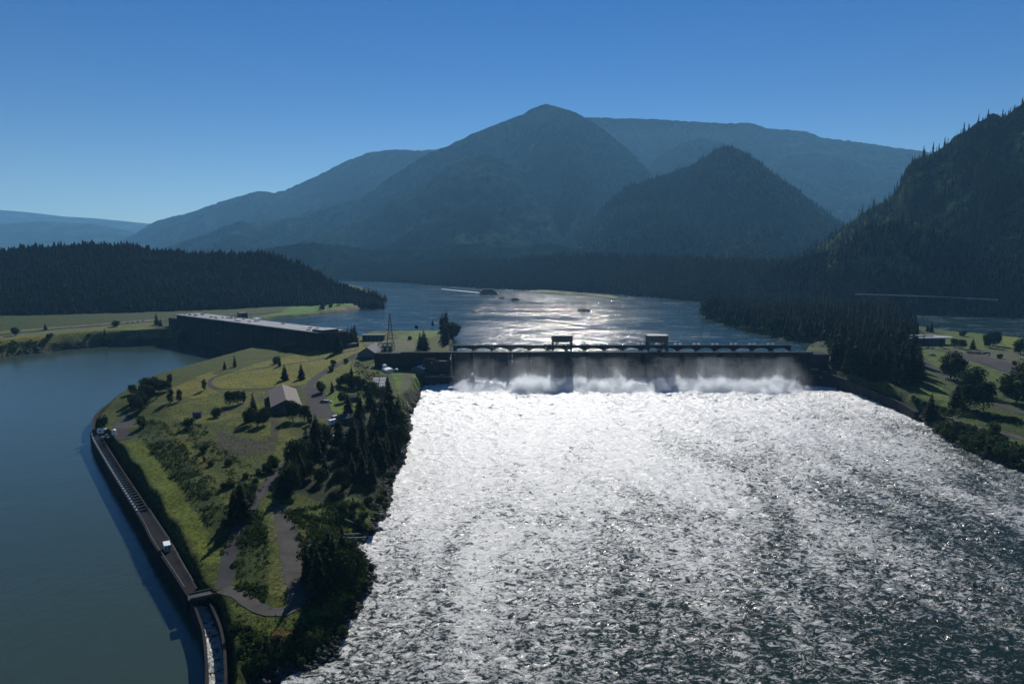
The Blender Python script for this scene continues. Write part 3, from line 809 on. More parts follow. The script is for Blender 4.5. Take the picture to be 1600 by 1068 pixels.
# ================================================================ SPILLWAY DAM
DX0, BAY, NB, DY = -55.0, 17.85, 18, 630.0
dam = empty('spillway_dam', (DX0, DY, 0), 0, 'long dark concrete spillway dam crossing the river behind the white water', 'dam')
def loc(x, y, z): return (x - DX0, y - DY, z)
for i in range(NB + 1):
    x = DX0 + i * BAY - DX0
    m = MB()
    m.prism([(x - 1.3, 22, -4), (x - 1.3, -9, -4), (x - 1.3, -9, 4), (x - 1.3, -1.5, 20), (x - 1.3, -1.5, 26.2), (x - 1.3, 22, 26.2)], (2.6, 0, 0))
    m.prism([(x - 1.5, 22.01, -4), (x - 1.5, 22.01, 26.2), (x, 25, 26.2), (x, 25, -4)], (1.5, 0, 0))
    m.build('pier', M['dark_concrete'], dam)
    if i < NB:
        xc = x + BAY / 2
        wv = BAY - 3.0
        # ogee crest
        prof = [(18, -4), (18, 4), (14, 9.5), (9, 11), (4, 9.2), (-2, 5.5), (-9, 2.2), (-14, 1.0), (-14, -4)]
        MB().prism([(x + 1.5, y, z) for y, z in prof], (wv, 0, 0)).build('spillway_crest', M['dark_concrete'], dam)
        # falling water
        r = random.Random(i)
        pr2 = [(9, 14.0), (6.5, 12.8), (3, 11.0), (-2, 7.2), (-8, 3.6), (-15, 0.6)]
        n = 30
        V = []
        for k in range(n + 1):
            for (y, z) in pr2:
                wob_ = 0.25 * math.sin(k * 1.7 + y * 0.4 + i) + r.uniform(-0.12, 0.12)
                V.append((x + 1.6 + (wv - 0.2) * k / n, y, z + wob_))
        c6 = len(pr2)
        Fq = [[a * c6 + b_, (a + 1) * c6 + b_, (a + 1) * c6 + b_ + 1, a * c6 + b_ + 1] for a in range(n) for b_ in range(c6 - 1)]
        mesh_np('spilling_water', V, Fq, M['falling'], True, dam)
        # raised gate leaf with ribs
        g_ = MB(); g_.box((xc, 6.5, 19.3), (wv - 0.4, 0.5, 13.4))
        for k in range(6): g_.box((xc, 6.05, 15.8 + k * 1.9), (wv - 0.6, 0.4, 0.35))
        g_.build('gate', M['dark_steel'], dam)
        # arched service bridge on the upstream side
        ar = [(x + 1.5, 31.2)]
        ar.append((x + BAY - 1.5 + 3 * 0, 31.2))
        pts = [(x + 1.5, 0, 31.2), (x + BAY - 1.5, 0, 31.2)]
        for k in range(13):
            f = 1 - k / 12
            pts.append((x + 1.5 + wv * f, 0, 26.2 + 2.5 * math.sin(PI * f) ** 0.6))
        MB().prism([(p[0], 19.0, p[2]) for p in pts], (0, 3.0, 0)).build('arch_beam', M['dark_concrete'], dam)
    m = MB(); m.box((x, 20.5, 28.8), (2.4, 4.2, 5.1)); m.build('pier_head', M['dark_concrete'], dam)
    if 5 <= i <= 17:
        for s in (-1, 1):
            m = MB(); m.box((x + s * 2.2, 20.5, 31.9), (2.4, 2.0, 1.3)); m.box((x + s * 2.2, 20.5, 32.65), (2.0, 1.6, 0.2))
            m.build('hoist_housing', M['white'], dam)
TW = NB * BAY
m = MB(); m.box((TW / 2 + 2 - 20, -2, 26.8), (TW + 60, 7.0, 1.1)); m.box((TW / 2 + 2 - 20, -5.3, 27.6), (TW + 60, 0.25, 0.5))
m.build('roadway_deck', M['dark_concrete'], dam)
m = MB()
for yy in (-5.3, 1.3):
    for zz in (28.0, 28.5): m.bar((-45, yy, zz), (TW + 30, yy, zz), 0.06)
    for k in range(0, int(TW + 75), 3): m.bar((-45 + k, yy, 27.3), (-45 + k, yy, 28.55), 0.06)
m.build('railing', M['galv'], dam)
# left non overflow wall, abutment towers
m = MB(); m.box((-38, 3, 15), (70, 8, 22.4)); m.build('gravity_wall', M['dark_concrete'], dam)
m = MB(); m.box((-14, -9, 9), (24, 16, 26)); m.box((-14, -20, 4), (24, 8, 14)); m.box((-20, -9, 22.6), (10, 12, 1.4)); m.build('abutment', M['dark_concrete'], dam)
for c_, d_ in (((-8, -17.3, 21.6), (6, 0.6, 0.6)), ((-18, -17.3, 20), (1.2, 0.6, 1.8)), ((-8, -24.4, 10.4), (5, 0.8, 0.7)), ((-15, -24.3, 9.0), (7, 0.6, 0.4))):
    MB().box(c_, d_).build('ledge', M['galv'], dam)
m = MB(); m.box((TW + 14, 3, 12), (26, 18, 28)); m.box((TW + 12, -12, 6), (20, 14, 20)); m.box((TW + 20, -22, 2), (34, 10, 16)); m.build('abutment', M['dark_concrete'], dam)
for c_, d_ in (((TW + 8, -19.3, 14.3), (7, 0.6, 0.6)), ((TW + 18, -19.3, 12.2), (5, 0.6, 0.5)), ((TW + 10, -27.3, 8.4), (2, 0.6, 1.4)), ((TW + 27, -27.3, 9.2), (12, 0.5, 0.5))):
    MB().box(c_, d_).build('ledge', M['galv'], dam)
for (x, y, n) in ((29, -36, 'stilling_pier'), (TW - 10, -37, 'stilling_pier')):
    pass

# pier tower in the stilling basin with a walkway
t_ = empty('pier_tower', (P(738, 604)[0], 600, 0), 0, 'slim concrete tower with a white cap standing in the foam near the left abutment', 'tower')
MB().box((0, 0, 3), (4.6, 5.0, 14)).box((0, 0, 10.3), (5.2, 5.6, 0.8)).build('shaft', M['concrete'], t_)
m = MB()
for k in range(10):
    a0 = PI * k / 20; a1 = PI * (k + 1) / 20
    if k < 9: m.bar((0, 0, 10.7 + 1.9 * math.sin(a0)), (0, 0, 10.7 + 1.9 * math.sin(a1)), 1.9 * math.cos(a0), 14, 1.9 * math.cos(a1))
m.build('white_cap', M['white'], t_)
t_ = empty('walkway', (P(665, 588, 9)[0], 602, 9), 0, 'thin steel walkway from the left abutment to the white capped tower', 'walkway')
LW = P(736, 590, 9)[0] - P(665, 588, 9)[0]
MB().box((LW / 2, 0, 0), (LW, 1.6, 0.4)).build('deck', M['galv'], t_)
m = MB()
for s in (-0.75, 0.75):
    m.bar((0, s, 1.2), (LW, s, 1.2), 0.06)
    for k in range(int(LW / 2)): m.bar((k * 2, s, 0.2), (k * 2, s, 1.2), 0.05)
m.build('railing', M['galv'], t_)
t_ = empty('pier_tower', (P(1250, 604)[0], 600, 0), 0, 'dark stub of a concrete pier in the foam near the right abutment', 'tower')
MB().box((0, 0, 2), (5, 9, 13)).box((0, -1, 8.8), (4, 6, 0.8)).build('shaft', M['dark_concrete'], t_)

# gantry cranes
def gantry():
    g = empty('gantry_crane', (0, 0, 27.4))
    m = MB(); m.box((0, 0, 11.9), (19, 11, 5.0)); m.box((0, 0, 9.0), (18, 10, 0.8)); m.build('machine_house', M['dark_steel'], g)
    m = MB(); m.box((0, 0, 14.6), (19.8, 12, 0.4))
    for k in range(9): m.box((-8.8 + k * 2.2, 0, 14.95), (0.3, 11.6, 0.3))
    m.build('roof', M['siding'], g)
    for sx_ in (-1, 1):
        for sy in (-1, 1):
            m = MB(); m.box((sx_ * 8.8, sy * 4.6, 4.8), (1.6, 1.5, 8.4)); m.bar((sx_ * 8.6, sy * 4.6, 0.8), (sx_ * 3.4, sy * 4.6, 8.7), 0.6)
            m.box((sx_ * 8.8, sy * 4.6, 0.5), (1.6, 1.2, 0.9)); m.build('leg', M['dark_steel'], g)
    m = MB()
    for sy in (-1, 1): m.bar((-8.8, sy * 4.6, 1.6), (8.8, sy * 4.6, 1.6), 0.22)
    for k in range(3): m.bar((-3 + 3 * k, 0, 8.6), (-3 + 3 * k, 0, 5.5 - k), 0.12)
    m.build('brace', M['dark_steel'], g)
    for k in range(5): MB().box((-7 + 3.5 * k, -5.55, 11.6), (0.3, 0.14, 5.2)).build('panel_rib', M['steel'], g)
    return g
g1 = gantry(); g1.location = (P(877.5, 548, 27)[0] * 1.005, 641, 31.4)
g1['label'] = 'left of the two dark gantry cranes on the dam, white foam showing between its legs'; g1['category'] = 'gantry crane'; g1['group'] = 'gantry cranes on the dam'
g1.location.z = 27.3
g2 = copy_tree(g1); g2.location.x = P(1025, 548, 27)[0] * 1.005
g2['label'] = 'right of the two dark gantry cranes on the dam, with sloping braces between its legs'

# ================================================================ POWERHOUSE
pa = Vector((-458.0, 930.0)); pb = Vector((-197.0, 704.0))
L_ = (pb - pa).length; ang = math.atan2(pb.y - pa.y, pb.x - pa.x)
ph = empty('powerhouse', (pa.x, pa.y, 0), ang, 'very long dark powerhouse with a pale flat roof between the left bank and the island', 'powerhouse')
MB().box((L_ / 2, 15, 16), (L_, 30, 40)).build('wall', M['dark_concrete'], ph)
m = MB(); m.box((L_ / 2 - 4, 15, 36.6), (L_ + 3 - 8, 33, 1.0)); m.build('roof', M['paleroof'], ph)
for k in range(26): MB().box((6 + k * (L_ - 12) / 25, -0.2, 17), (0.7, 0.4, 36)).build('pilaster', M['dark_concrete'], ph)
for k in range(25): MB().box((6 + (k + .5) * (L_ - 12) / 25, -0.5, 4), (6.5, 1.0, 0.6)).build('draft_tube_sill', M['dark_concrete'], ph)
MB().box((L_ * .36, -1.2, 20), (10, 2.0, 2.2)).build('balcony', M['concrete'], ph)
r = random.Random(4)
for k in range(34): MB().box((r.uniform(10, L_ - 20), r.uniform(4, 26), 37.6), (r.uniform(1, 4), r.uniform(1, 3), r.uniform(0.6, 1.4))).build('roof_vent', M['galv'], ph)
MB().box((L_ - 12, 12, 38.2), (18, 20, 2.4)).build('roof_house', M['dark_steel'], ph)
MB().box((-12, 10, 14), (26, 22, 34)).build('annex', M['dark_concrete'], ph)
m = MB(); m.box((L_ * .30, 40, 36), (12, 8, 12)); m.box((L_ * .30, 40, 28), (10, 6, 10)); m.box((L_ * .30, 40, 42.4), (13, 9, 0.6)); m.build('intake_crane', M['dark_steel'], ph)
m = MB(); m.box((L_ * .42, 38, 36), (14, 6, 4)); m.build('white_shed', M['white'], ph)
MB().box((L_ / 2, 38, 8), (L_, 16, 28)).build('intake_deck', M['concrete'], ph)

# ================================================================ WALLS BY THE LEFT CHANNEL
def world_line(pts, z): return [P(px, py, z)[:2] for px, py in pts]
w_ = world_line([(146, 672), (148, 652), (171, 631), (201, 615), (239, 597), (279, 587), (329, 573), (380, 559), (430, 549), (470, 547), (512, 544)], 6)
o = MB().wall([tuple(p) for p in catmull(w_, 8)], -2, 6.6, 1.6).build('retaining_wall', M['dark_concrete'])
tag(o, 'dark concrete wall edging the island along the calm channel up to the powerhouse', 'retaining wall')
w_ = world_line([(178, 540), (215, 539), (268, 536)], 0)
o = MB().wall([tuple(p) for p in w_], -2, 8, 2.0).build('quay_wall', M['dark_concrete'])
tag(o, 'dark quay wall on the left bank beside the powerhouse end', 'quay wall')

fl = empty('fish_ladder', (*P(230, 810, 6)[:2], 0), 0, 'long narrow concrete fish ladder with cross bars along the left edge of the island', 'fish ladder')
ox, oy = fl.location.x, fl.location.y
outer = [P(px, py, 6) for px, py in [(142, 676), (147, 690), (172, 733), (198, 775), (224, 817), (240, 848), (268, 890), (294, 930)]]
inner = [P(px, py, 6) for px, py in [(156, 674), (163, 690), (190, 733), (217, 773), (243, 813), (266, 848), (287, 886), (307, 920)]]
oc = [np.array(p) for p in outer]; ic = [np.array(p) for p in inner]
def seg(c, n):
    c = catmull([p[:2] for p in c], 0.7); c = np.array(c)
    d = np.concatenate([[0], np.cumsum(np.linalg.norm(np.diff(c, axis=0), axis=1))])
    s_ = np.linspace(0, d[-1], n)
    return np.column_stack([np.interp(s_, d, c[:, 0]), np.interp(s_, d, c[:, 1])])
NO = 121
so = seg(oc, NO) - np.array([ox, oy]); si = seg(ic, NO) - np.array([ox, oy])
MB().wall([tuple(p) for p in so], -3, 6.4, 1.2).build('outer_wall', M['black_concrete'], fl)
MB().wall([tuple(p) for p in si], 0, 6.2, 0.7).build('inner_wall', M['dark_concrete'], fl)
k0 = int(NO * 0.66)
for k in range(3, k0, 2):
    a, c = so[k], si[k]
    m = MB(); d = c - a; L2 = float(np.linalg.norm(d)); an = math.atan2(d[1], d[0])
    m.box(((a[0] + c[0]) / 2, (a[1] + c[1]) / 2, 5.9), (L2 - 0.9, 0.5, 0.5), an)
    m.build('cross_bar', M['concrete'], fl)
m = MB()
for k in range(3, k0, 2):
    a = so[k]; m.box((a[0] + .1, a[1], 6.75), (0.6, 0.6, 0.6))
m.build('post_cap', M['white'], fl)
V = []
for k in range(NO): V += [(*so[k], 4.0), (*si[k], 4.0)]
mesh_np('channel_water', V, [[2 * k, 2 * k + 1, 2 * k + 3, 2 * k + 2] for k in range(k0)], M['calm'], False, fl)
V = []
for k in range(k0, NO): V += [(*so[k], 6.1), (*si[k], 6.1), (*so[k], 5.2), (*si[k], 5.2)]
n = NO - k0
Fd = []
for k in range(n - 1):
    b_ = 4 * k
    Fd += [[b_, b_ + 1, b_ + 5, b_ + 4], [b_ + 3, b_ + 2, b_ + 6, b_ + 7]]
Fd += [[0, 2, 3, 1]]
mesh_np('cover_slab', V, Fd, M['black_concrete'], False, fl)
m = MB()
for s_, z in ((so, 7.0), (si, 6.9)):
    for k in range(k0, NO - 2, 2):
        m.bar((*s_[k], 6.2), (*s_[k], z + .3), 0.05)
    for k in range(k0, NO - 3): m.bar((*s_[k], z + .3), (*s_[k + 1], z + .3), 0.05)
m.build('railing', M['galv'], fl)

# outlet channel below the bridge
oc_ = empty('outlet_channel', (*P(330, 1000, 5)[:2], 0), 0, 'curving concrete outlet channel with pale rushing water at the bottom left of the island', 'channel')
ox, oy = oc_.location.x, oc_.location.y
A = seg([P(px, py, 5) for px, py in [(298, 934), (308, 958), (317, 985), (321, 1015), (323, 1045), (322, 1080), (318, 1130)]], 40) - np.array([ox, oy])
B_ = seg([P(px, py, 5) for px, py in [(324, 934), (334, 955), (344, 980), (350, 1010), (352, 1040), (352, 1080), (350, 1130)]], 40) - np.array([ox, oy])
MB().wall([tuple(p) for p in A], -3, 5.4, 0.8).build('outer_wall', M['dark_concrete'], oc_)
MB().wall([tuple(p) for p in B_], -3, 5.4, 0.8).build('inner_wall', M['dark_concrete'], oc_)
V = []
for k in range(40):
    for q in range(9):
        p = A[k] * (1 - q / 8) + B_[k] * q / 8
        V.append((p[0], p[1], 2.2 + 0.22 * math.sin(k * 2.3 + q * 1.7)))
mesh_np('rushing_water', V, [[9 * k + q, 9 * k + q + 1, 9 * k + q + 10, 9 * k + q + 9] for k in range(39) for q in range(8)], M['white_water'], True, oc_)

br = empty('access_bridge', (*P(322, 927, 6.8)[:2], 6.6), 0, 'small concrete bridge carrying the track over the outlet channel', 'bridge')
a = Vector(P(296, 933, 6.8)[:2]); c = Vector(P(352, 919, 7.2)[:2]); an = math.atan2(c.y - a.y, c.x - a.x); L2 = (c - a).length
br.location = ((a.x + c.x) / 2, (a.y + c.y) / 2, 6.6); br.rotation_euler.z = an
MB().box((0, 0, 0), (L2 + 1, 4.2, 0.6)).build('deck', M['concrete'], br)
m = MB()
for s in (-2, 2):
    m.box((0, s, 0.55), (L2, 0.25, 0.5))
m.build('parapet', M['concrete'], br)

# right training wall
w_ = world_line([(1296, 603), (1345, 619), (1400, 640), (1432, 656)], 0)
c = [tuple(p) for p in catmull(w_, 6)]
n = len(c)
o = MB().wall(c, [-3.0] * n, [11.5 - 5.5 * k / (n - 1) for k in range(n)], 3.0).build('training_wall', M['dark_concrete'])
tag(o, 'tall dark concrete wall holding the right bank just below the dam', 'retaining wall')

# ================================================================ BUILDINGS
def gable_house(name, a, c, wd, z, eh, rh, label, cat, wallm, roofm, roofm2=None, door=True, over=0.8):
    """ridge from a (front gable) to c"""
    a = Vector(a[:2]); c = Vector(c[:2])
    L2 = (c - a).length; an = math.atan2(c.y - a.y, c.x - a.x)
    h = empty(name, (a.x, a.y, z), an, label, cat)
    w2 = wd / 2
    MB().prism([(0, -w2, -2), (0, w2, -2), (0, w2, eh), (0, 0, rh - 0.1), (0, -w2, eh)], (L2, 0, 0)).build('wall', wallm, h)
    sl = (rh - eh) / w2
    for s in (-1, 1):
        e = w2 + over
        y0, z0, y1, z1 = 0, rh + 0.02, s * e, rh - sl * e + 0.02
        MB().prism([(-over, y0, z0), (-over, y1, z1), (-over, y1, z1 + 0.3), (-over, y0, z0 + 0.3)], (L2 + 2 * over, 0, 0)).build('roof_slope', roofm if s > 0 else (roofm2 or roofm), h)
    if door:
        m = MB(); m.box((-0.06, 0, eh * 0.38), (0.12, wd * 0.28, eh * 0.76)); m.build('door', M['steel'], h)
        for s in (-1, 1):
            MB().box((-0.05, s * wd * 0.33, eh * 0.55), (0.1, wd * 0.12, eh * 0.25)).build('window', M['glass'], h)
        for k in range(4):
            MB().box((L2 * (k + .5) / 4, w2 + 0.05, eh * 0.6), (1.4, 0.1, 1.1)).build('window', M['glass'], h)
            MB().box((L2 * (k + .5) / 4, -w2 - 0.05, eh * 0.6), (1.4, 0.1, 1.1)).build('window', M['glass'], h)
    return h
hz0 = hit(446, 643, I1)
gable_house('barn', P(447, 625, hz0[2] + 9), P(440.5, 601, hz0[2] + 9), 18, hz0[2], 5.2, 9.2, 'large barn like building with a brown grey metal gable roof beside the car park', 'barn', M['siding'], M['roof'], M['roof'])
def at(px, py, lands=I1):
    x, y, z = hit(px, py, lands)
    return x, y, z
x, y, z = at(307, 652)
h = gable_house('hut', (x - 2, y), (x + 3, y + 1), 4, z, 3.2, 3.8, 'small dark hut alone on the rough grass left of the tree clump', 'hut', M['siding'], M['grayroof'], None, False, 0.2)
MB().box((1.5, -2.05, 1.2), (1.0, 0.1, 2.0)).build('door', M['steel'], h)
x, y, z = at(549, 627)
h = gable_house('shed', (x - 3, y), (x + 3, y + 3), 6, z, 3.0, 4.6, 'small dark shed among shrubs right of the round lawn', 'shed', M['siding'], M['grayroof'], None, False, 0.4)
MB().box((3, -3.05, 1.2), (1.2, 0.1, 2.0)).build('door', M['steel'], h)
x, y, z = at(534, 660)
gable_house('shed', (x - 2, y), (x + 6, y + 3), 9, z, 3.2, 5.0, 'grey roofed shed half hidden by dark conifers behind the white trailers', 'shed', M['siding'], M['grayroof'], None, True, 0.5)
x, y, z = at(573, 556)
gable_house('storage_building', P(573, 543, z + 9), P(587, 535, z + 9), 19, z, 2.6, 9.0, 'steep grey gable roofed building beside the lattice tower', 'building', M['steel'], M['grayroof'], None, True, 0.5)
x, y, z = at(584, 531)
h = empty('workshop', (x, y, z), 0.05, 'long low blue grey flat roofed shed at the island shore', 'workshop')
MB().box((0, 0, 3), (25, 10, 6)).build('wall', M['steel'], h); MB().box((0, 0, 6.2), (26, 11, 0.4)).build('roof', M['grayroof'], h)
for k in range(5): MB().box((-10 + 5 * k, -5.05, 2), (3, 0.12, 3.6)).build('door', M['dark_steel'], h)
x, y, z = at(652, 583)
gable_house('cabin', (x, y), (x + 3, y + 12), 11, z, 3.6, 5.6, 'small building with a pale gable roof on bright grass under the dam wall', 'cabin', M['steel'], M['galv'], M['white'], True, 0.5)
x, y, z = at(607, 581)
h = empty('covered_tank', (x, y, z), 0.5, 'white tapering covered shape standing in the shade of the dam wall', 'tank')
MB().prism([(-4, -3, 0), (4, -3, 0), (3, -3, 3.2), (-3.4, -3, 2.4)], (0, 12, 0)).build('cover', M['white'], h)
MB().prism([(-2, 9, 2.6), (2, 9, 2.6), (1.2, 9, 5.5), (-1.2, 9, 5.0)], (0, 4, 0)).build('hood', M['white'], h)
x, y, z = at(619, 581)
h = empty('covered_tank', (x, y, z), 0, 'small rounded grey tank beside the white tapering cover', 'tank')
m = MB()
for k in range(8):
    a0 = PI / 2 * k / 8; a1 = PI / 2 * (k + 1) / 8
    m.bar((0, 0, 1 + 2.2 * math.sin(a0)), (0, 0, 1 + 2.2 * math.sin(a1)), 2.7 * math.cos(a0), 12, max(0.05, 2.7 * math.cos(a1)))
m.bar((0, 0, 0), (0, 0, 1), 2.7, 12)
m.build('dome', M['galv'], h)
# stepped weirs with pale bars
x, y, z = at(592, 604)
h = empty('stepped_weir', (x, y, z), 0.12, 'stepped concrete weir with pale parallel bars below the dam wall', 'weir')
MB().prism([(-5.5, -8, -1), (-5.5, 12, -1), (-5.5, 12, 5.4), (-5.5, -8, 0.8)], (12, 0, 0)).build('base', M['concrete'], h)
for k in range(7):
    for s in (-1, 1):
        MB().box((s * 2.8, -7 + k * 2.9, 1.4 + k * 0.62), (4.8, 1.2, 0.5)).build('bar', M['white'], h)
x, y, z = at(584, 610)
h = empty('footbridge', (x + 2, y, z + 1), 0.0, 'short pale footbridge just below the stepped weir', 'footbridge')
MB().box((0, 0, 0), (15, 1.8, 0.35)).build('deck', M['wood'], h)
m = MB()
for s in (-.85, .85):
    m.bar((-7.5, s, 1), (7.5, s, 1), 0.06)
    for k in range(8): m.bar((-7.5 + k * 2.14, s, 0.1), (-7.5 + k * 2.14, s, 1), 0.05)
m.build('railing', M['galv'], h)

# lattice tower
x, y, z = at(610, 546)
lt = empty('lattice_tower', (x, y, z), 0.3, 'tall dark steel lattice tower on the island behind the dam', 'lattice tower')
m = MB(); H_ = 38
def hw(zz): return 3.6 * (1 - zz / 26) + 0.9 if zz < 20 else 1.73 * (1 - (zz - 20) / 20) + 0.25
lv = [0, 4, 8, 12, 16, 20, 24, 28, 32, 36, 38]
for k in range(len(lv) - 1):
    a0, a1 = hw(lv[k]), hw(lv[k + 1])
    cs = [(1, 1), (-1, 1), (-1, -1), (1, -1)]
    for i, (sx_, sy) in enumerate(cs):
        m.bar((sx_ * a0, sy * a0, lv[k]), (sx_ * a1, sy * a1, lv[k + 1]), 0.22)
        tx, ty = cs[(i + 1) % 4]
        m.bar((sx_ * a0, sy * a0, lv[k]), (tx * a1, ty * a1, lv[k + 1]), 0.12)
        m.bar((tx * a0, ty * a0, lv[k]), (sx_ * a1, sy * a1, lv[k + 1]), 0.12)
        m.bar((sx_ * a1, sy * a1, lv[k + 1]), (tx * a1, ty * a1, lv[k + 1]), 0.12)
m.build('mast', M['dark_steel'], lt)
for zz, wd in ((12, 6), (16, 5), (21, 5.5), (26, 4.5)):
    MB().box((0, 0, zz), (wd * 2, 0.5, 0.5)).box((-wd, 0, zz - .9), (0.35, 0.35, 1.6)).box((wd, 0, zz - .9), (0.35, 0.35, 1.6)).build('cross_arm', M['dark_steel'], lt)
MB().bar((0, 0, 38), (0, 0, 42), 0.12).build('spire', M['dark_steel'], lt)
# switchyard
sw = empty('switchyard', (x - 3, y - 12, z), 0, 'block of dark steel switchgear frames around the foot of the lattice tower', 'switchyard')
m = MB()
for i in range(4):
    for j in range(3):
        m.box((-7 + i * 4.6, -4 + 4 * j, 4), (0.35, 0.35, 8))
for j in range(3):
    for zz in (5, 8): m.box((0, -4 + 4 * j, zz), (14.5, 0.4, 0.4))
m.build('frame', M['dark_steel'], sw)
for i in range(3):
    MB().box((-5 + i * 4.8, 0, 2.2), (3, 4.5, 4.4)).box((-5 + i * 4.8, -1, 4.8), (0.5, 0.5, 1.4)).box((-5 + i * 4.8, 1, 4.8), (0.5, 0.5, 1.4)).build('transformer', M['steel'], sw)

# visitor building on the right bank
x, y, z = at(1428, 537, I2)
vc = empty('visitor_building', (x, y, z), 0.06, 'low wide building with a bright pale flat roof behind the conifers on the right bank', 'building')
MB().prism([(-41, -9, -2), (30, -9, -2), (30, 12, -2), (-41, 12, -2)], (0, 0, 8.5)).build('wall', M['siding'], vc)
MB().prism([(-43, -12, 6.6), (35, -12, 6.6), (43, -2, 6.6), (33, 15, 6.6), (-43, 15, 6.6)], (0, 0, 1.3)).build('roof', M['paleroof'], vc)
for c_, d_ in (((0, 3, 8.6), (26, 8, 1.4)), ((-22, 2, 8.8), (8, 5, 1.8)), ((19, 4, 8.3), (9, 5, 0.9)), ((-34, 0, 8.5), (3, 3, 1.2))): MB().box(c_, d_).build('roof_plant', M['paleroof'], vc)
for k in range(12): MB().box((-37 + k * 5.7, -9.06, 3.2), (4.6, 0.12, 3.6)).build('window', M['glass'], vc)
MB().box((-14, -13, 3.6), (14, 6, 0.4)).box((-20, -15, 1.6), (0.4, 0.4, 4)).box((-8, -15, 1.6), (0.4, 0.4, 4)).build('entrance_canopy', M['white'], vc)

# highway viaduct below the right mountain
va = empty('viaduct', (0, 0, 0), 0, 'pale highway viaduct running along the foot of the right mountain', 'viaduct')
w_ = []
for px, py, D in [(1336, 459.5, 1262), (1370, 460.2, 1250), (1420, 461.8, 1232), (1470, 463.8, 1210), (1515, 466, 1190), (1560, 468.5, 1165)]:
    w_.append(PD(px, py, D))
A_ = [np.array(p) for p in w_]
c = catmull(A_, 10)
va.location = (c[0][0], c[0][1], 0)
o_ = np.array([c[0][0], c[0][1], 0])
c = [q - o_ for q in c]
L, R = offset_line([tuple(q) for q in c], 5)
V = []
for q, l, r_ in zip(c, L, R): V += [(l.x, l.y, q[2]), (r_.x, r_.y, q[2]), (r_.x, r_.y, q[2] - 1.6), (l.x, l.y, q[2] - 1.6)]
Fd = []
for k in range(len(c) - 1):
    b_ = 4 * k
    for i, j in ((0, 1), (1, 2), (2, 3), (3, 0)): Fd.append([b_ + i, b_ + j, b_ + 4 + j, b_ + 4 + i])
mesh_np('deck', V, Fd, M['concrete'], False, va)
m = MB()
for k in range(len(c) - 1):
    for l in (L, R): m.bar((l[k].x, l[k].y, c[k][2] + 0.6), (l[k + 1].x, l[k + 1].y, c[k + 1][2] + 0.6), 0.3)
m.build('parapet', M['paleroof'], va)
for k in range(2, len(c) - 1, 3):
    MB().box((c[k][0], c[k][1], c[k][2] / 2 - 1), (1.6, 2.4, c[k][2])).build('column', M['dark_concrete'], va)

# ================================================================ RIVER THINGS
x, y, z = P(765, 460, 14)
bo = empty('riverboat', (x, y, 14), -0.05, 'large grey blue passenger boat moored at the far shore', 'boat')
MB().prism([(-27, -6, -1), (22, -6, -1), (27, 0, -1), (22, 6, -1), (-27, 6, -1)], (0, 0, 4)).build('hull', M['galv'], bo)
for k, (wd, hh) in enumerate(((46, 4), (42, 4), (30, 3.4))):
    d = MB(); d.box((-2 - k, 0, 4.8 + k * 4), (wd, 10.5 - k, 3.4)); d.box((-2 - k, 0, 6.7 + k * 4), (wd + 1.5, 11.5 - k, 0.3)); o = d.build('deck_house', M['grayroof'], bo)
    for s in (-1, 1): MB().box((-2 - k, s * (5.3 - k / 2), 5 + k * 4), (wd - 4, 0.1, 1.2)).build('window_band', M['glass'], o)
MB().bar((8, 0, 13), (8, 0, 18), 0.9, 10).build('funnel', M['dark_steel'], bo)
MB().bar((-14, 0, 14), (-14, 0, 19), 0.2).build('mast', M['steel'], bo)
a = P(690, 453, 14); c = P(748, 459, 14)
o = MB().wall([a[:2], P(720, 456, 14)[:2], c[:2]], 12, 17.5, 5).build('guide_wall', M['white'])
tag(o, 'bright pale guide wall in the river left of the passenger boat', 'guide wall')
# spit
def mound(name, pts, z0, h, mat, seed, n=10):
    """low lumpy mound on a ground polygon"""
    c = np.mean(np.array(pts), axis=0); V = []; Fc = []
    rings = [(1.0, -1.5), (0.93, 0.5 * h), (0.8, 0.85 * h), (0.5, h), (0.15, 1.05 * h)]
    P2 = catmull(list(pts) + [pts[0]], 4)[:-1]; k = len(P2); r = random.Random(seed)
    for s, zz in rings:
        for p in P2:
            j = r.uniform(0.93, 1.07)
            V.append((c[0] + (p[0] - c[0]) * s * j, c[1] + (p[1] - c[1]) * s * j, z0 + zz * r.uniform(0.8, 1.15)))
    for a_ in range(len(rings) - 1):
        for i in range(k): Fc.append([a_ * k + i, a_ * k + (i + 1) % k, (a_ + 1) * k + (i + 1) % k, (a_ + 1) * k + i])
    Fc.append([(len(rings) - 1) * k + i for i in range(k)])
    return mesh_np(name, V, Fc, mat, False)
M['spit'] = rough_mat('spit_grass', (0.13, 0.14, 0.05), (0.06, 0.07, 0.03), 0.05)
sp = mound('low_spit', [P(px, py, 14)[:2] for px, py in [(812, 455), (860, 459), (900, 462), (965, 467), (962, 463), (900, 457), (850, 453)]], 14, 2.2, M['spit'], 3)
sp['kind'] = 'structure'
for px, py, wd, hh, lb, sd_ in ((805, 469, 13, 5, 'dark rock islet in the glittering river, largest and nearest the boat', 1), (912, 486, 12, 4.5, 'dark rock islet in the river right of the others, in front of the grassy spit', 2),
                                (784, 466, 8, 3, 'smallest dark rock islet, just below the passenger boat', 3)):
    x, y, z = P(px, py, 14)
    r = random.Random(sd_)
    o = mound('rock_islet', [(math.cos(a * PI / 4) * wd * r.uniform(.7, 1.1), math.sin(a * PI / 4) * wd * .7 * r.uniform(.7, 1.1)) for a in range(8)], 0, hh, M['rock'], sd_)
    o.location = (x, y, 14)
    tag(o, lb, 'rock', 'rock islets in the reservoir')

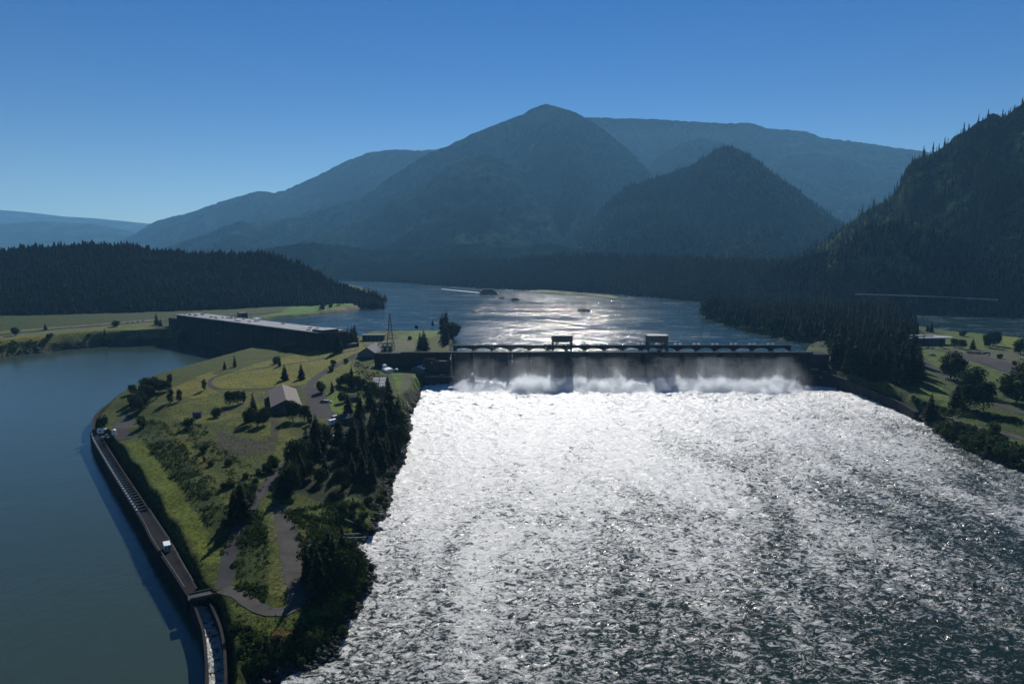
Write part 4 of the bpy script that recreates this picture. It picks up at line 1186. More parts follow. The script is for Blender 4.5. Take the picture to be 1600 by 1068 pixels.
# ================================================================ VEHICLES AND SMALL THINGS
def car(col):
    c = empty('car', (0, 0, 0))
    MB().prism([(-2.2, -.9, .35), (2.2, -.9, .35), (2.25, -.9, .8), (1.2, -.9, .98), (-2.2, -.9, 1.0)], (0, 1.8, 0)).build('body', col, c)
    MB().prism([(-1.9, -.8, 1.0), (1.1, -.8, 1.0), (.4, -.8, 1.5), (-1.5, -.8, 1.5)], (0, 1.6, 0)).build('cabin_glass', M['glass'], c)
    MB().box((-.5, 0, 1.53), (1.8, 1.5, 0.06)).build('roof', col, c)
    for sx_ in (-1.35, 1.35):
        for s in (-.92, .92):
            MB().bar((sx_, s - .1, .34), (sx_, s + .1, .34), 0.34, 12).build('wheel', M['rubber'], c)
    return c
M['cw'] = paint('white_car_paint', (0.75, 0.76, 0.77), 0.25); M['cg'] = paint('dark_car_paint', (0.05, 0.055, 0.065), 0.25); M['cs'] = paint('silver_car_paint', (0.4, 0.42, 0.44), 0.3, 0.4)
M['cr'] = paint('red_car_paint', (0.25, 0.03, 0.03), 0.25)
protos = {}
def put_car(px, py, kind, rz, label, lands, group=None, zoff=0.3, xyz=None):
    if kind not in protos: c = protos[kind] = car(M[kind])
    else: c = copy_tree(protos[kind])
    x, y, z = xyz or hit(px, py, lands)
    c.location = (x, y, z + zoff); c.rotation_euler.z = rz
    c['label'] = label; c['category'] = 'car'
    if group: c['group'] = group
for args in [
    (505, 629, 'cg', .2, 'dark car at the left end of the three parked beside the round lawn', I1), (509, 629, 'cw', .2, 'white car in the middle of the three parked beside the round lawn', I1),
    (513, 629, 'cw', .2, 'white car at the right end of the three parked beside the round lawn', I1),
    (1434, 545, 'cw', .1, 'white car parked in front of the visitor building, leftmost of three', I2), (1448, 545, 'cw', .1, 'white car parked in front of the visitor building, middle of three', I2),
    (1457, 545, 'cs', .1, 'silver car parked in front of the visitor building, rightmost of three', I2),
    (1454, 555, 'cw', .4, 'white car on the access road near the grass island', I2), (1481, 594, 'cw', -.8, 'white car driving down the access road beside the big round tree', I2),
    (1459, 556, 'cg', .4, 'dark car behind the white one on the access road', I2),
    (1552, 668, 'cw', .3, 'white car alone on the lower lot by the right river bank', I2),
    (1571, 587, 'cg', .3, 'dark car at the near edge of the right car park', I2), (1576, 589, 'cs', .3, 'silver car at the near edge of the right car park', I2)]:
    put_car(*args)
for k in range(10):
    put_car(1512 + k * 3.6, 552 + k * 0.15, 'cg' if k not in (6,) else 'cs', 1.4, 'dark car in the packed row behind the right car park' if k != 6 else 'silver car among the dark ones in the packed row', I2, 'cars parked in a row in the right car park', 0.4)
put_car(1543, 556, 'cw', 1.4, 'white car in front of the packed dark row in the right car park', I2)
gd = 27.4
for px, lb, kd in ((1235, 'white car at the right end of the dam roadway', 'cw'), (1253, 'silver car near the right end of the dam roadway', 'cs')):
    x = (px - 800) / F * 628
    put_car(0, 0, kd, 0, lb, None, None, 0, (x, 628, gd))
for px, py, lb, kd in ((1269, 541, 'white van like car on the yard behind the right abutment', 'cw'), (1285, 541, 'white car on the yard at the forest edge behind the right abutment', 'cw'), (1234, 530, 'white car on the grass by the reservoir near the right end of the dam', 'cw')):
    put_car(px, py, kd, .5, lb, I2)
for k, (px, py) in enumerate([(393, 494), (200, 506), (208, 505), (216, 504), (224, 503)]):
    put_car(px, py, 'cs' if k else 'cw', .2, 'white car near the powerhouse on the left bank road' if k == 0 else 'silver car in the short row along the left bank road', I3, None if k == 0 else 'cars along the left bank road', 1.2)

def trailer(px, py, rz, label, lands, L=6, mat='white', nm='trailer', zo=0.3):
    x, y, z = hit(px, py, lands)
    t_ = empty(nm, (x, y, z + zo), rz, label, nm.replace('_', ' '))
    MB().box((0, 0, 1.9), (L, 2.4, 2.6)).box((0, 0, 3.26), (L - .3, 2.2, 0.14)).build('body', M[mat], t_)
    MB().box((-L * .2, -1.23, 2.1), (1.0, 0.06, 0.8)).build('window', M['glass'], t_)
    MB().box((L * .25, -1.23, 1.7), (0.8, 0.06, 1.9)).build('door', M['galv'], t_)
    for s in (-1.05, 1.05): MB().bar((-.4, s - .12, .35), (-.4, s + .12, .35), .35, 10).build('wheel', M['rubber'], t_)
    MB().bar((L / 2, 0, .6), (L / 2 + 1.4, 0, .5), .08).build('tow_bar', M['steel'], t_)
    return t_
trailer(161, 679, .1, 'white camper trailer at the upper end of the fish ladder', I1)
trailer(520, 664, 1.0, 'white trailer on the grass beside the gravel track in the grove', I1)
trailer(524, 658, 1.1, 'pale trailer behind the white one in front of the grey shed', I1, 5, 'galv')
x, y, z = P(261, 858, 6.2)
o = empty('container', (x, y, 6.2), -1.0, 'white box container standing on the fish ladder cover slab', 'container')
MB().box((0, 0, 1.25), (4.6, 2.2, 2.3)).build('body', M['white'], o); MB().box((0, 0, 2.45), (4.7, 2.3, 0.12)).build('lid', M['white'], o)
m = MB()
for s in (-.55, .55): m.box((2.33, s, 1.25), (0.06, 0.95, 2.1))
m.build('door', M['galv'], o)
x, y, z = at(172, 687)
o = empty('work_platform', (x, y, z), .1, 'dark steel work platform with a white tank beside the service yard', 'platform')
MB().box((0, 0, 1.8), (9, 4.5, 0.4)).build('deck', M['dark_steel'], o)
for sx_ in (-4, 4):
    for s in (-2, 2): MB().box((sx_, s, 0.6), (0.3, 0.3, 2.2)).build('leg', M['dark_steel'], o)
MB().bar((-2, 0, 2.0), (-2, 0, 3.2), 0.9, 12).build('drum', M['steel'], o)
x, y, z = at(178, 680)
o = empty('water_tank', (x, y, z + .2), 0, 'white upright tank at the left edge of the service yard', 'tank')
MB().bar((0, 0, 0), (0, 0, 3), 1.2, 16).build('body', M['white'], o); MB().bar((0, 0, 3), (0, 0, 3.5), 1.2, 16, .3).build('lid', M['white'], o)
# covered boat at the end of the track
x, y, z = at(516, 692)
o = empty('covered_boat', (x, y, z), .5, 'boat shape under bright white sheeting at the end of the gravel track', 'boat')
m = MB(); m.prism([(-4, -1.6, .6), (3, -1.6, .6), (5, 0, .9), (3, 1.6, .6), (-4, 1.6, .6)], (0, 0, 1.2)); m.prism([(-3.6, -1.4, 1.81), (-3.6, 1.4, 1.81), (-3.6, 0, 3.0)], (6.2, 0, 0)); m.build('sheeting', M['white'], o)
MB().box((0, 0, .3), (5, 1.2, .5)).build('cradle', M['wood'], o)
x, y, z = at(530, 683)
o = empty('tarpaulin_heap', (x, y, z), .6, 'pale blue green tarpaulin heap right of the white covered boat', 'tarpaulin')
M['tarp'] = paint('tarpaulin', (0.25, 0.4, 0.42), 0.5)
MB().prism([(-3.5, -1.5, 0), (-3.5, 1.5, 0), (-3.5, 0.4, 1.6), (-3.5, -0.8, 1.4)], (7, 0, 0)).build('cover', M['tarp'], o)
# driftwood by the cove and at the dam end of the bank
lg = [(556, 838, 30, .7, 'long bleached driftwood log above the cove, upper of the pair'), (559, 844, 26, .75, 'bleached driftwood log above the cove, lower of the pair'), (632, 632, 16, 1.9, 'bleached log leaning down the rocks, left one near the dam'),
      (637, 634, 18, 1.8, 'bleached log lying down the rocks, right one near the dam'), (548, 820, 10, .4, 'short bleached log at the top of the cove')]
for px, py, L2, rz, lb in lg:
    x, y, z = at(px, py)
    L2 *= .33
    o = MB().bar((-L2, 0, .3), (L2, 0, .5), .42, 8, .28).bar((L2 * .3, 0, .4), (L2 * .5, .8, .9), .14, 5, .06).build('driftwood_log', M['wood'])
    dz = gz(x + math.cos(rz) * 4, y + math.sin(rz) * 4) - gz(x - math.cos(rz) * 4, y - math.sin(rz) * 4)
    o.location = (x, y, z + .5); o.rotation_euler = (0, -math.atan2(dz, 8), rz)
    tag(o, lb, 'log', 'driftwood on the rocks')

# ================================================================ VEGETATION
def conifer_mesh(seed, spread=0.2, whorls=30, gap=0.08, ragged=0.3):
    """unit height crown; returns crown and trunk meshes"""
    r = np.random.RandomState(seed)
    V = []; Fc = []
    lean = r.uniform(-.02, .02, 2)
    for i in range(whorls):
        f = i / (whorls - 1)
        z = gap + (1 - gap) * f ** 0.93
        R0 = spread * (1 - f) ** 0.8 * (0.55 + 0.45 * min(1, f / 0.12)) + 0.006
        nb = int(9 - 4 * f)
        ph = r.uniform(0, 6.28)
        for k in range(nb):
            if r.rand() < ragged * 0.35: continue
            a = ph + 2 * PI * k / nb + r.uniform(-.3, .3)
            R = R0 * r.uniform(1 - ragged, 1 + ragged * .5)
            droop = R * r.uniform(0.1, 0.55)
            d = np.array([math.cos(a), math.sin(a), 0]); s = np.array([-math.sin(a), math.cos(a), 0])
            c0 = np.array([lean[0] * z, lean[1] * z, z])
            w1 = R * 0.30 + 0.006
            p = [c0, c0 + d * R * .5 + s * w1 + [0, 0, -droop * .3], c0 + d * R + [0, 0, -droop], c0 + d * R * .5 - s * w1 + [0, 0, -droop * .35]]
            b = len(V); V += [tuple(q) for q in p]; Fc += [[b, b + 1, b + 2], [b, b + 2, b + 3]]
            # hanging sprays
            for q in range(3):
                t_ = r.uniform(.35, 1.0); c = c0 + d * R * t_ + [0, 0, -droop * t_] + s * r.uniform(-.5, .5) * w1
                h = R * r.uniform(.18, .36) + .006
                dd = r.uniform(-1, 1, 3); dd[2] = -abs(dd[2]) - .3
                e = r.uniform(-1, 1, 3); e[2] *= .3
                b = len(V); V += [tuple(c + e * h * .5), tuple(c - e * h * .5), tuple(c + dd * h)]; Fc += [[b, b + 1, b + 2]]
    b = len(V)
    V += [(lean[0] - .008, lean[1], .97), (lean[0] + .008, lean[1] + .006, .97), (lean[0], lean[1], 1.03)]
    Fc += [[b, b + 1, b + 2]]
    return V, Fc
def trunk_mb(r0, h, limbs=0, seed=0, lean=0.03):
    r = random.Random(seed)
    m = MB(); p = Vector((0, 0, -0.04)); n = 5
    for k in range(n):
        q = Vector((r.uniform(-lean, lean) * .6, r.uniform(-lean, lean) * .6, h * (k + 1) / n))
        m.bar(p, q, r0 * (1 - k / n * .8), 7, r0 * (1 - (k + 1) / n * .8))
        p = q
    for k in range(limbs):
        a = r.uniform(0, 6.28); z = h * r.uniform(.35, .8)
        q = Vector((math.cos(a) * .2, math.sin(a) * .2, z + r.uniform(.12, .25)))
        m.bar((0, 0, z), q, r0 * .4, 5, r0 * .12)
    return m
def broad_mesh(seed, lobes, n=1500, size=.035):
    r = np.random.RandomState(seed)
    V = []; Fc = []
    for _ in range(n):
        c, rad = lobes[r.randint(len(lobes))]
        d = r.normal(size=3); d /= np.linalg.norm(d)
        if d[2] < -.4 and r.rand() < .6: d[2] = -d[2]
        q = np.array(c) + d * np.array(rad) * (r.uniform(.55, 1.0) if r.rand() < .8 else r.uniform(.9, 1.15))
        if q[2] < 0.02: q[2] = 0.02 + r.rand() * .04
        u = r.normal(size=3); u /= np.linalg.norm(u)
        v = np.cross(u, d + r.normal(size=3) * .5); v /= np.linalg.norm(v) + 1e-9
        s = size * r.uniform(.6, 1.5)
        b = len(V)
        V += [tuple(q + u * s), tuple(q + v * s * .7), tuple(q - u * s), tuple(q - v * s * .7)]
        Fc.append([b, b + 1, b + 2, b + 3])
    return V, Fc
def lobes_for(seed, w, z0, z1, n):
    r = random.Random(seed)
    L = [((0, 0, (z0 + z1) / 2), (w * .72, w * .72, (z1 - z0) * .47))] * 4 + [((0, 0, (z0 + z1) * .32), (w * .7, w * .7, (z1 - z0) * .3))] * 2
    for k in range(n):
        a = r.uniform(0, 6.28); f = r.random()
        z = z0 + (z1 - z0) * (0.15 + .7 * f)
        rr = w * (.35 + .25 * math.sin(PI * f)) * r.uniform(.6, 1.1)
        s = w * r.uniform(.28, .46)
        L.append(((math.cos(a) * rr, math.sin(a) * rr, z), (s, s, s * r.uniform(.7, 1))))
    return L
KINDS = {}
def proto(kind, var):
    k = (kind, var)
    if k in KINDS: return KINDS[k]
    root = empty({'c': 'conifer', 'w': 'conifer', 'b': 'broadleaf_tree', 's': 'shrub', 'd': 'dead_tree', 'y': 'poplar'}[kind], (0, 0, -500))
    if kind == 'c':
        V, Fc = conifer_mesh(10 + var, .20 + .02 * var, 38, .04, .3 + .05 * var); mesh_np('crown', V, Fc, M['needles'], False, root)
        trunk_mb(.014, .9, 0, var).build('trunk', M['bark'], root)
    elif kind == 'w':
        V, Fc = conifer_mesh(30 + var, .30, 30, .05, .25); mesh_np('crown', V, Fc, M['needles'], False, root)
        trunk_mb(.02, .8, 0, var).build('trunk', M['bark'], root)
    elif kind == 'b':
        V, Fc = broad_mesh(50 + var, lobes_for(50 + var, .45, .04, .96, 11), 2300, .03); mesh_np('crown', V, Fc, M['leaves'], False, root)
        trunk_mb(.024, .6, 6, var).build('trunk', M['bark'], root)
    elif kind == 'y':
        V, Fc = broad_mesh(70 + var, lobes_for(70 + var, .26, .03, .98, 9), 1300, .03); mesh_np('crown', V, Fc, M['leaves'], False, root)
        trunk_mb(.02, .7, 4, var).build('trunk', M['bark'], root)
    elif kind == 's':
        V, Fc = broad_mesh(90 + var, lobes_for(90 + var, .62, 0, .95, 7), 700, .07); mesh_np('crown', V, Fc, M['bush'], False, root)
        trunk_mb(.03, .4, 4, var).build('trunk', M['bark'], root)
    elif kind == 'd':
        m = trunk_mb(.014, 1.0, 0, var)
        r = random.Random(var)
        for q in range(16):
            a = r.uniform(0, 6.28); z = r.uniform(.3, .95); l = .12 * (1.1 - z)
            m.bar((0, 0, z), (math.cos(a) * l, math.sin(a) * l, z - l * .2), .004, 4, .002)
        m.build('trunk', M['bark'], root)
    KINDS[k] = root
    root['_used'] = 0
    return root
NT = {'n': 0}
def tree(px, py, hpx, kind, label, group=None, lands=I1, wf=1.0, xyz=None, hm=None):
    var = rnd.randrange(3)
    pr = proto(kind, var)
    if pr['_used']: o = copy_tree(pr)
    else:
        o = pr; pr['_used'] = 1
    x, y, z = xyz or hit(px, py, lands)
    h = hm or hpx * y / F / .97
    o.location = (x, y, z - .1)
    s = h
    o.scale = (s * wf * rnd.uniform(.92, 1.08), s * wf * rnd.uniform(.92, 1.08), s)
    o.rotation_euler = (0, 0, rnd.uniform(0, 6.28))
    o['label'] = label
    o['category'] = {'c': 'conifer', 'w': 'conifer', 'b': 'tree', 's': 'shrub', 'd': 'dead tree', 'y': 'tree'}[kind]
    if group: o['group'] = group
    NT['n'] += 1
    return o
# --- single trees of the island
T = [
    (445, 594, 27, 'w', 'broad cone shaped conifer behind the barn, left one of the matching pair on the lawn'), (471, 593, 27, 'w', 'broad cone shaped conifer on the lawn, right one of the matching pair'),
    (319, 609, 19, 'y', 'lone upright young tree on the pale grass left of the oval lawn'),
    (266, 630, 25, 'y', 'upright dark tree, left of a pair casting shadows on rough grass'), (280, 628, 22, 'y', 'upright dark tree, right of a pair casting shadows on rough grass'),
    (351, 577, 15, 'c', 'small dark conifer at the channel wall, left of two'), (367, 573, 20, 'c', 'dark conifer at the channel wall, right of two'),
    (359, 634, 24, 'b', 'left bushy tree of the clump above the gravel path'), (371, 632, 22, 'b', 'middle bushy tree of the clump above the gravel path'), (381, 629, 20, 'y', 'right tree of the clump above the gravel path'),
    (397, 655, 44, 'c', 'tall dark conifer left of the barn, highest of its clump'), (391, 664, 30, 'b', 'dense dark tree at the foot of the tall conifer left of the barn'),
    (411, 664, 30, 'b', 'rounder lighter tree right of the tall conifer and left of the barn'), (402, 666, 26, 'y', 'narrow tree between the two rounder ones left of the barn'),
    (337, 652, 17, 's', 'dark rounded bush right of the small hut'), (295, 668, 18, 's', 'dark bush below and left of the small hut'),
    (458, 657, 33, 'b', 'large leafy tree hiding the front corner of the barn'), (476, 658, 26, 'b', 'looser grey green tree right of the barn corner'), (484, 664, 20, 'y', 'small grey green tree beside the car park entrance'),
    (501, 614, 20, 'b', 'round tree at the upper left of the round lawn'), (519, 613, 20, 'c', 'dark conifer on the round lawn next to the round tree'), (535, 629, 19, 'b', 'round light green tree on the round lawn beside the shed'),
    (521, 571, 10, 's', 'upper of two small round dark trees on the lawn by the road'), (518, 580, 8, 's', 'lower of two small round dark trees on the lawn by the road'), (541, 567, 8, 's', 'small dark bush at the roadside below the dam'),
    (549, 606, 38, 'c', 'tall dark conifer rising from the brush right of the lawn road'), (540, 604, 22, 'b', 'dark tree left of the tall conifer in the brush'), (557, 608, 22, 'b', 'dark tree right of the tall conifer in the brush'),
    (532, 602, 15, 's', 'low dark bush at the left edge of the brush'), (566, 606, 16, 's', 'low dark bush at the right edge of the brush'),
    (404, 741, 10, 's', 'small bush on the plateau left of the asphalt road'), (427, 735, 26, 'b', 'leafy tree where the road meets the big grove'), (417, 738, 18, 's', 'dark bush left of the leafy tree at the head of the road'),
    (377, 812, 68, 'c', 'big dark conifer standing alone on the slope left of the asphalt road', 1.25), (366, 808, 46, 'c', 'lower dark conifer just left of the big one on the slope', 1.3), (386, 800, 40, 'b', 'dark tree right behind the big conifer on the slope'),
    (437, 572, 18, 'c', 'small dark conifer at the tip of the gravel patch by the channel'), (431, 568, 12, 's', 'dark bush by the channel at the gravel patch'),
    (445, 548, 12, 's', 'low dark bush at the foot of the powerhouse end'), (455, 549, 14, 's', 'dark bush before the powerhouse end'),
    (164, 668, 22, 'y', 'dark upright tree at the bend of the channel wall, right of two', 1.2), (156, 670, 20, 'y', 'dark upright tree at the bend of the channel wall, left of two'),
    (220, 660, 12, 's', 'dark bush on the slope above the service yard'), (222, 668, 14, 's', 'bush on the slope beside the service yard'),
    (663, 548, 34, 'c', 'dense dark tree column on the upstream end of the island', 1.5), (657, 547, 28, 'c', 'dark conifer at the left of the dense column', 1.3),
    (688, 508, 15, 'c', 'ragged conifer at the upstream tip of the island'), (676, 509, 12, 'c', 'small conifer near the upstream tip, left of the ragged one'), (651, 514, 6, 's', 'tiny bush on the upstream shore of the island'),
    (640, 531, 7, 's', 'dark bush by the shed on the upstream lawn'),
    (462, 735, 52, 'b', 'huge leafy tree at the upper left corner of the big grove', 1.0), (452, 760, 42, 'b', 'dark leafy tree at the lower left corner of the big grove', 1.0),
    (493, 702, 56, 'c', 'tall conifer at the top of the big grove left of the white boat', 1.5), (478, 715, 50, 'c', 'dark conifer left of the tall one at the top of the big grove', 1.4),
    (551, 726, 86, 'c', 'very tall ragged conifer in the middle of the big grove', 1.2), (609, 672, 80, 'c', 'tallest dark conifer at the top right of the big grove by the river', 1.3),
    (596, 690, 72, 'c', 'tall dark conifer left of the tallest at the top right of the grove', 1.3), (622, 676, 60, 'c', 'dark conifer at the riverside of the tallest one', 1.3),
    (444, 778, 48, 'c', 'dark conifer at the gravel loop, left edge of the grove', 1.5), (456, 774, 50, 'b', 'dark rounded tree next to the gravel loop at the grove edge', .9),
]
for a in T:
    tree(a[0], a[1], a[2], a[3], a[4], wf=a[5] if len(a) > 5 else 1.0)
def scatter(poly, n, mind, seed):
    """n pixel positions inside polygon, spaced on the ground"""
    r = random.Random(seed); pts = []; out = []
    x0, x1 = min(p[0] for p in poly), max(p[0] for p in poly); y0, y1 = min(p[1] for p in poly), max(p[1] for p in poly)
    tries = 0
    while len(out) < n and tries < n * 60:
        tries += 1
        px, py = r.uniform(x0, x1), r.uniform(y0, y1)
        if not pip(np.array([px]), np.array([py]), poly)[0]: continue
        if any((px - a) ** 2 + ((py - b) * 1.8) ** 2 < mind ** 2 for a, b in out): continue
        out.append((px, py))
    return out
def grove(poly, n, mind, seed, kinds, hr, label, group, lands=I1, wf=(1, 1.3)):
    r = random.Random(seed + 1)
    lab = {'c': 'conifer ', 'w': 'conifer ', 'b': 'leafy tree ', 's': 'bush ', 'y': 'slender tree '}
    pts = scatter(poly, n, mind, seed)
    xs_ = sorted(p[0] for p in pts); ys_ = sorted(p[1] for p in pts); m_ = len(pts)
    def third(v, L, names):
        i = L.index(v)
        if m_ < 6: return names[0] if i < m_ / 2 else names[-1]
        return names[min(len(names) - 1, int(i * len(names) / m_))]
    seen = set()
    for px, py in pts:
        k = r.choice(kinds)
        f = r.random()
        h = hr[0] + (hr[1] - hr[0]) * f
        size = 'short ' if f < .33 else ('tall ' if f > .67 else 'middling ')
        side = third(px, xs_, ['far left', 'left of centre', 'centre', 'right of centre', 'far right'] if m_ > 12 else ['left side', 'middle', 'right side'])
        row = third(py, ys_, ['back row', 'second row', 'third row', 'front row'] if m_ > 12 else ['back', 'front'])
        wv = r.uniform(*wf)
        lb = size + lab[k] + label + ', ' + side + ', ' + row
        for pre, ww_ in (('slim ', .72), ('broad ', 1.6)):
            if lb in seen:
                lb = pre + size + lab[k] + label + ', ' + side + ', ' + row; wv = ww_
        seen.add(lb)
        tree(px, py, h * (.8 if k in 'b' else 1), k, lb, group, lands, wv)
grove([(470, 720), (500, 700), (560, 690), (590, 660), (632, 655), (632, 695), (615, 730), (590, 760), (560, 772), (500, 765), (465, 770), (455, 750)], 44, 12.5, 3, 'cccbb', (32, 60), 'in the big riverside grove', 'trees of the big riverside grove')
grove([(540, 650), (590, 620), (605, 612), (615, 640), (590, 660), (550, 680)], 9, 10, 4, 'ccb', (26, 46), 'in the grove below the sheds', 'trees of the upper grove')
grove([(478, 905), (515, 885), (548, 895), (555, 925), (520, 945), (488, 945)], 9, 14, 5, 'ccb', (75, 105), 'in the clump by the gravel lot', 'trees of the clump by the gravel lot', wf=(.85, 1.05))
grove([(205, 612), (230, 606), (262, 600), (275, 597), (262, 612), (235, 628), (225, 648), (205, 645)], 18, 7, 6, 'bby', (18, 30), 'in the thicket at the left bend', 'trees of the left bend thicket')
grove([(513, 548), (522, 540), (550, 533), (556, 538), (535, 550), (512, 556)], 11, 5, 7, 'cc', (24, 36), 'at the powerhouse end', 'trees at the end of the powerhouse')
grove([(692, 510), (708, 510), (709, 538), (697, 540), (690, 530)], 8, 5, 8, 'ccb', (24, 32), 'on the upstream tip', 'trees on the upstream tip')
# riverside brush and slope bushes as individual shrubs
grove([(600, 760), (630, 715), (612, 775), (595, 830), (560, 845), (530, 800), (570, 780)], 16, 15, 9, 'sss', (7, 15), 'on the rough river bank', 'bushes on the rough river bank')
grove([(555, 880), (585, 885), (575, 935), (552, 970), (545, 930)], 9, 14, 10, 'sss', (9, 19), 'on the rocky bank below the cove', 'bushes below the cove')
grove([(370, 960), (400, 1000), (440, 1030), (520, 1020), (535, 985), (545, 1000), (500, 1040), (400, 1050), (362, 1010)], 12, 19, 12, 'sss', (7, 17), 'round the island tip', 'bushes around the island tip')
grove([(320, 680), (345, 715), (400, 745), (395, 790), (350, 770), (300, 700)], 12, 12, 13, 'sss', (7, 14), 'along the plateau edge', 'bushes along the plateau edge')
# --- right bank
T = [(1453, 656, 44, 'c', 'dark conifer standing on the right bank at the end of the concrete wall', 1.3), (1485, 592, 46, 'b', 'tall leafy tree right of the access road, left of the biggest crown', .9), (1497, 596, 40, 'b', 'leafy tree behind the tall one right of the access road', .9),
     (1520, 612, 42, 'b', 'biggest round crowned tree beside the right car park', 1.3), (1536, 642, 48, 'b', 'light leafy tree below the biggest round crown', .9), (1515, 642, 44, 'b', 'dark leafy tree below the biggest round crown', .9),
     (1494, 636, 42, 'c', 'pointed dark conifer below the access road trees', 1.5), (1588, 628, 52, 'b', 'large dark tree at the right edge of the picture', 1.2), (1572, 616, 26, 'b', 'smaller tree in front of the large one at the right edge', 1.0),
     (1602, 600, 42, 'b', 'dark tree cut by the right edge of the picture', 1.0), (1546, 543, 26, 'b', 'round tree on the lawn by the right water, left of two', 1.0), (1553, 540, 24, 'b', 'round tree on the lawn by the right water, right of two', 1.0),
     (1504, 525, 9, 's', 'round dark bush at the water behind the visitor building', 1.2), (1595, 553, 26, 'b', 'dark tree on the far right lawn', 1.2), (1520, 546, 18, 'c', 'dark conifer before the packed car row', 1.4), (1470, 543, 16, 'y', 'small tree right of the visitor building entrance', 1.3),
     (1503, 545, 15, 'b', 'low tree left of the packed car row', 1.2), (1491, 543, 14, 'b', 'low tree right of the visitor building', 1.2), (1443, 540, 17, 'c', 'conifer before the visitor building windows', 1.2), (1455, 519, 18, 'c', 'conifer showing above the pale roof of the visitor building', 1.2),
     (1449, 518, 12, 'c', 'short conifer behind the pale roof', 1.2), (1553, 678, 20, 's', 'dark bush on the bank below the lower lot', .9), (1562, 560, 8, 's', 'small bush on the car park island', 1.1), (1585, 570, 7, 's', 'small bush near the right end of the car park', 1.1)]
for a in T:
    tree(a[0], a[1], a[2], a[3], a[4], lands=I2, wf=a[5])
grove([(1296, 572), (1345, 592), (1395, 605), (1440, 602), (1448, 592), (1420, 560), (1400, 545), (1340, 550), (1300, 555)], 42, 10, 20, 'cccc', (40, 66), 'of the wood beside the dam', 'conifers at the front of the right wood', I2)
grove([(1100, 497), (1150, 510), (1215, 524), (1300, 530), (1290, 515), (1200, 500), (1110, 486)], 32, 9, 21, 'bccb', (22, 38), 'along the wooded point', 'trees along the wooded point', I2)
grove([(1460, 668), (1500, 672), (1540, 690), (1590, 712), (1590, 725), (1520, 700), (1475, 685)], 26, 10, 22, 'sss', (9, 18), 'on the right river bank', 'bushes on the right river bank', I2)
grove([(1420, 625), (1470, 640), (1490, 650), (1440, 638)], 6, 9, 23, 'ss', (7, 12), 'above the right concrete wall', 'bushes along the right wall', I2)
# --- left bank
T = [(245, 508, 20, 'c', 'dark conifer beside the left end of the powerhouse', 1.4), (251, 510, 14, 'c', 'short conifer right beside the powerhouse annex', 1.4), (71, 516, 12, 'c', 'dark tree on the left bank road', 1.4), (164, 526, 13, 'c', 'dark tree on the left bank shore slope', 1.4),
     (24, 524, 14, 'b', 'round dark bush on the far left bank', 1.2), (78, 528, 8, 's', 'small dark bush on the left bank grass', 1.2), (140, 527, 6, 's', 'small bush near the shore of the left bank', 1.2), (180, 510, 10, 's', 'bush behind the left bank road', 1.2)]
for a in T:
    tree(a[0], a[1], a[2], a[3], a[4], lands=I3, wf=a[5])
grove([(492, 476), (510, 470), (520, 480), (505, 486)], 6, 5, 25, 'cb', (10, 18), 'on the green point', 'trees on the green point', I3)
grove([(556, 463), (585, 466), (603, 470), (600, 477), (585, 470)], 9, 4, 26, 'cc', (12, 20), 'at the green point tip', 'trees at the tip of the green point', I3)

# ---------------------------------------------------------------- far woods as masses
def low_conifers(name, pts, hts, mat, label, seed, sides=6, tiers=3, spread=.17):
    r = np.random.RandomState(seed)
    n = len(pts); V = []; Fc = []
    base = []; fb = []
    for t_ in range(tiers):
        z0 = .05 + .85 * t_ / tiers; z1 = min(1.0, z0 + 1.35 / tiers) if t_ < tiers - 1 else 1.0
        R = spread * (1 - t_ / tiers * .85)
        b = len(base)
        for k in range(sides):
            base.append((R, 2 * PI * k / sides + t_ * .5, z0))
        base.append((0, 0, z1))
        fb += [[b + k, b + (k + 1) % sides, b + sides] for k in range(sides)]
    base = np.array(base); fb = np.array(fb)
    m_ = len(base)
    h = np.asarray(hts)[:, None]
    rj = r.uniform(.6, 1.35, (n, m_)); aj = r.uniform(-.25, .25, (n, m_)) + r.uniform(0, 6.28, (n, 1)); zj = r.uniform(-.05, .05, (n, m_)) * (base[:, 0] > 0)
    R = base[None, :, 0] * rj * h; A = base[None, :, 1] + aj
    lean = r.uniform(-.03, .03, (n, 2))
    X = pts[:, 0:1] + R * np.cos(A) + lean[:, 0:1] * h * base[None, :, 2]; Y = pts[:, 1:2] + R * np.sin(A) + lean[:, 1:2] * h * base[None, :, 2]; Z = pts[:, 2:3] + (base[None, :, 2] + zj) * h
    V = np.stack([X, Y, Z], -1).reshape(-1, 3)
    Fc = (fb[None] + (np.arange(n) * m_)[:, None, None]).reshape(-1, 3)
    o = mesh_np(name, V, Fc, mat)
    tag(o, label, 'forest', None, 'stuff')
    return o
def on_surface(S, n, seed, t0=0.0, t1=1.05, dens=None):
    _, X, Y, Z = S
    nr, nc = X.shape
    rows = int(nr / 1.25)
    r = np.random.RandomState(seed)
    u = r.uniform(0, nc - 1.01, n); t_ = np.clip(r.uniform(t0, t1, n) * rows, 0, nr - 2.01)
    i = t_.astype(int); j = u.astype(int); fi = t_ - i; fj = u - j
    def g(Q): return (Q[i, j] * (1 - fi) + Q[i + 1, j] * fi) * (1 - fj) + (Q[i, j + 1] * (1 - fi) + Q[i + 1, j + 1] * fi) * fj
    p = np.stack([g(X), g(Y), g(Z) - .5], -1)
    if dens is not None:
        k = r.rand(n) < dens(p, r); p = p[k]
    return p
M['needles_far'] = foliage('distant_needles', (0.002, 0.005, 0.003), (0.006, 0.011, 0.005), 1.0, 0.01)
patch = lambda p, r: np.clip((fbm(p[:, 0] * .012, p[:, 1] * .012, 3, 4) - .36) * 7, .05, 1)
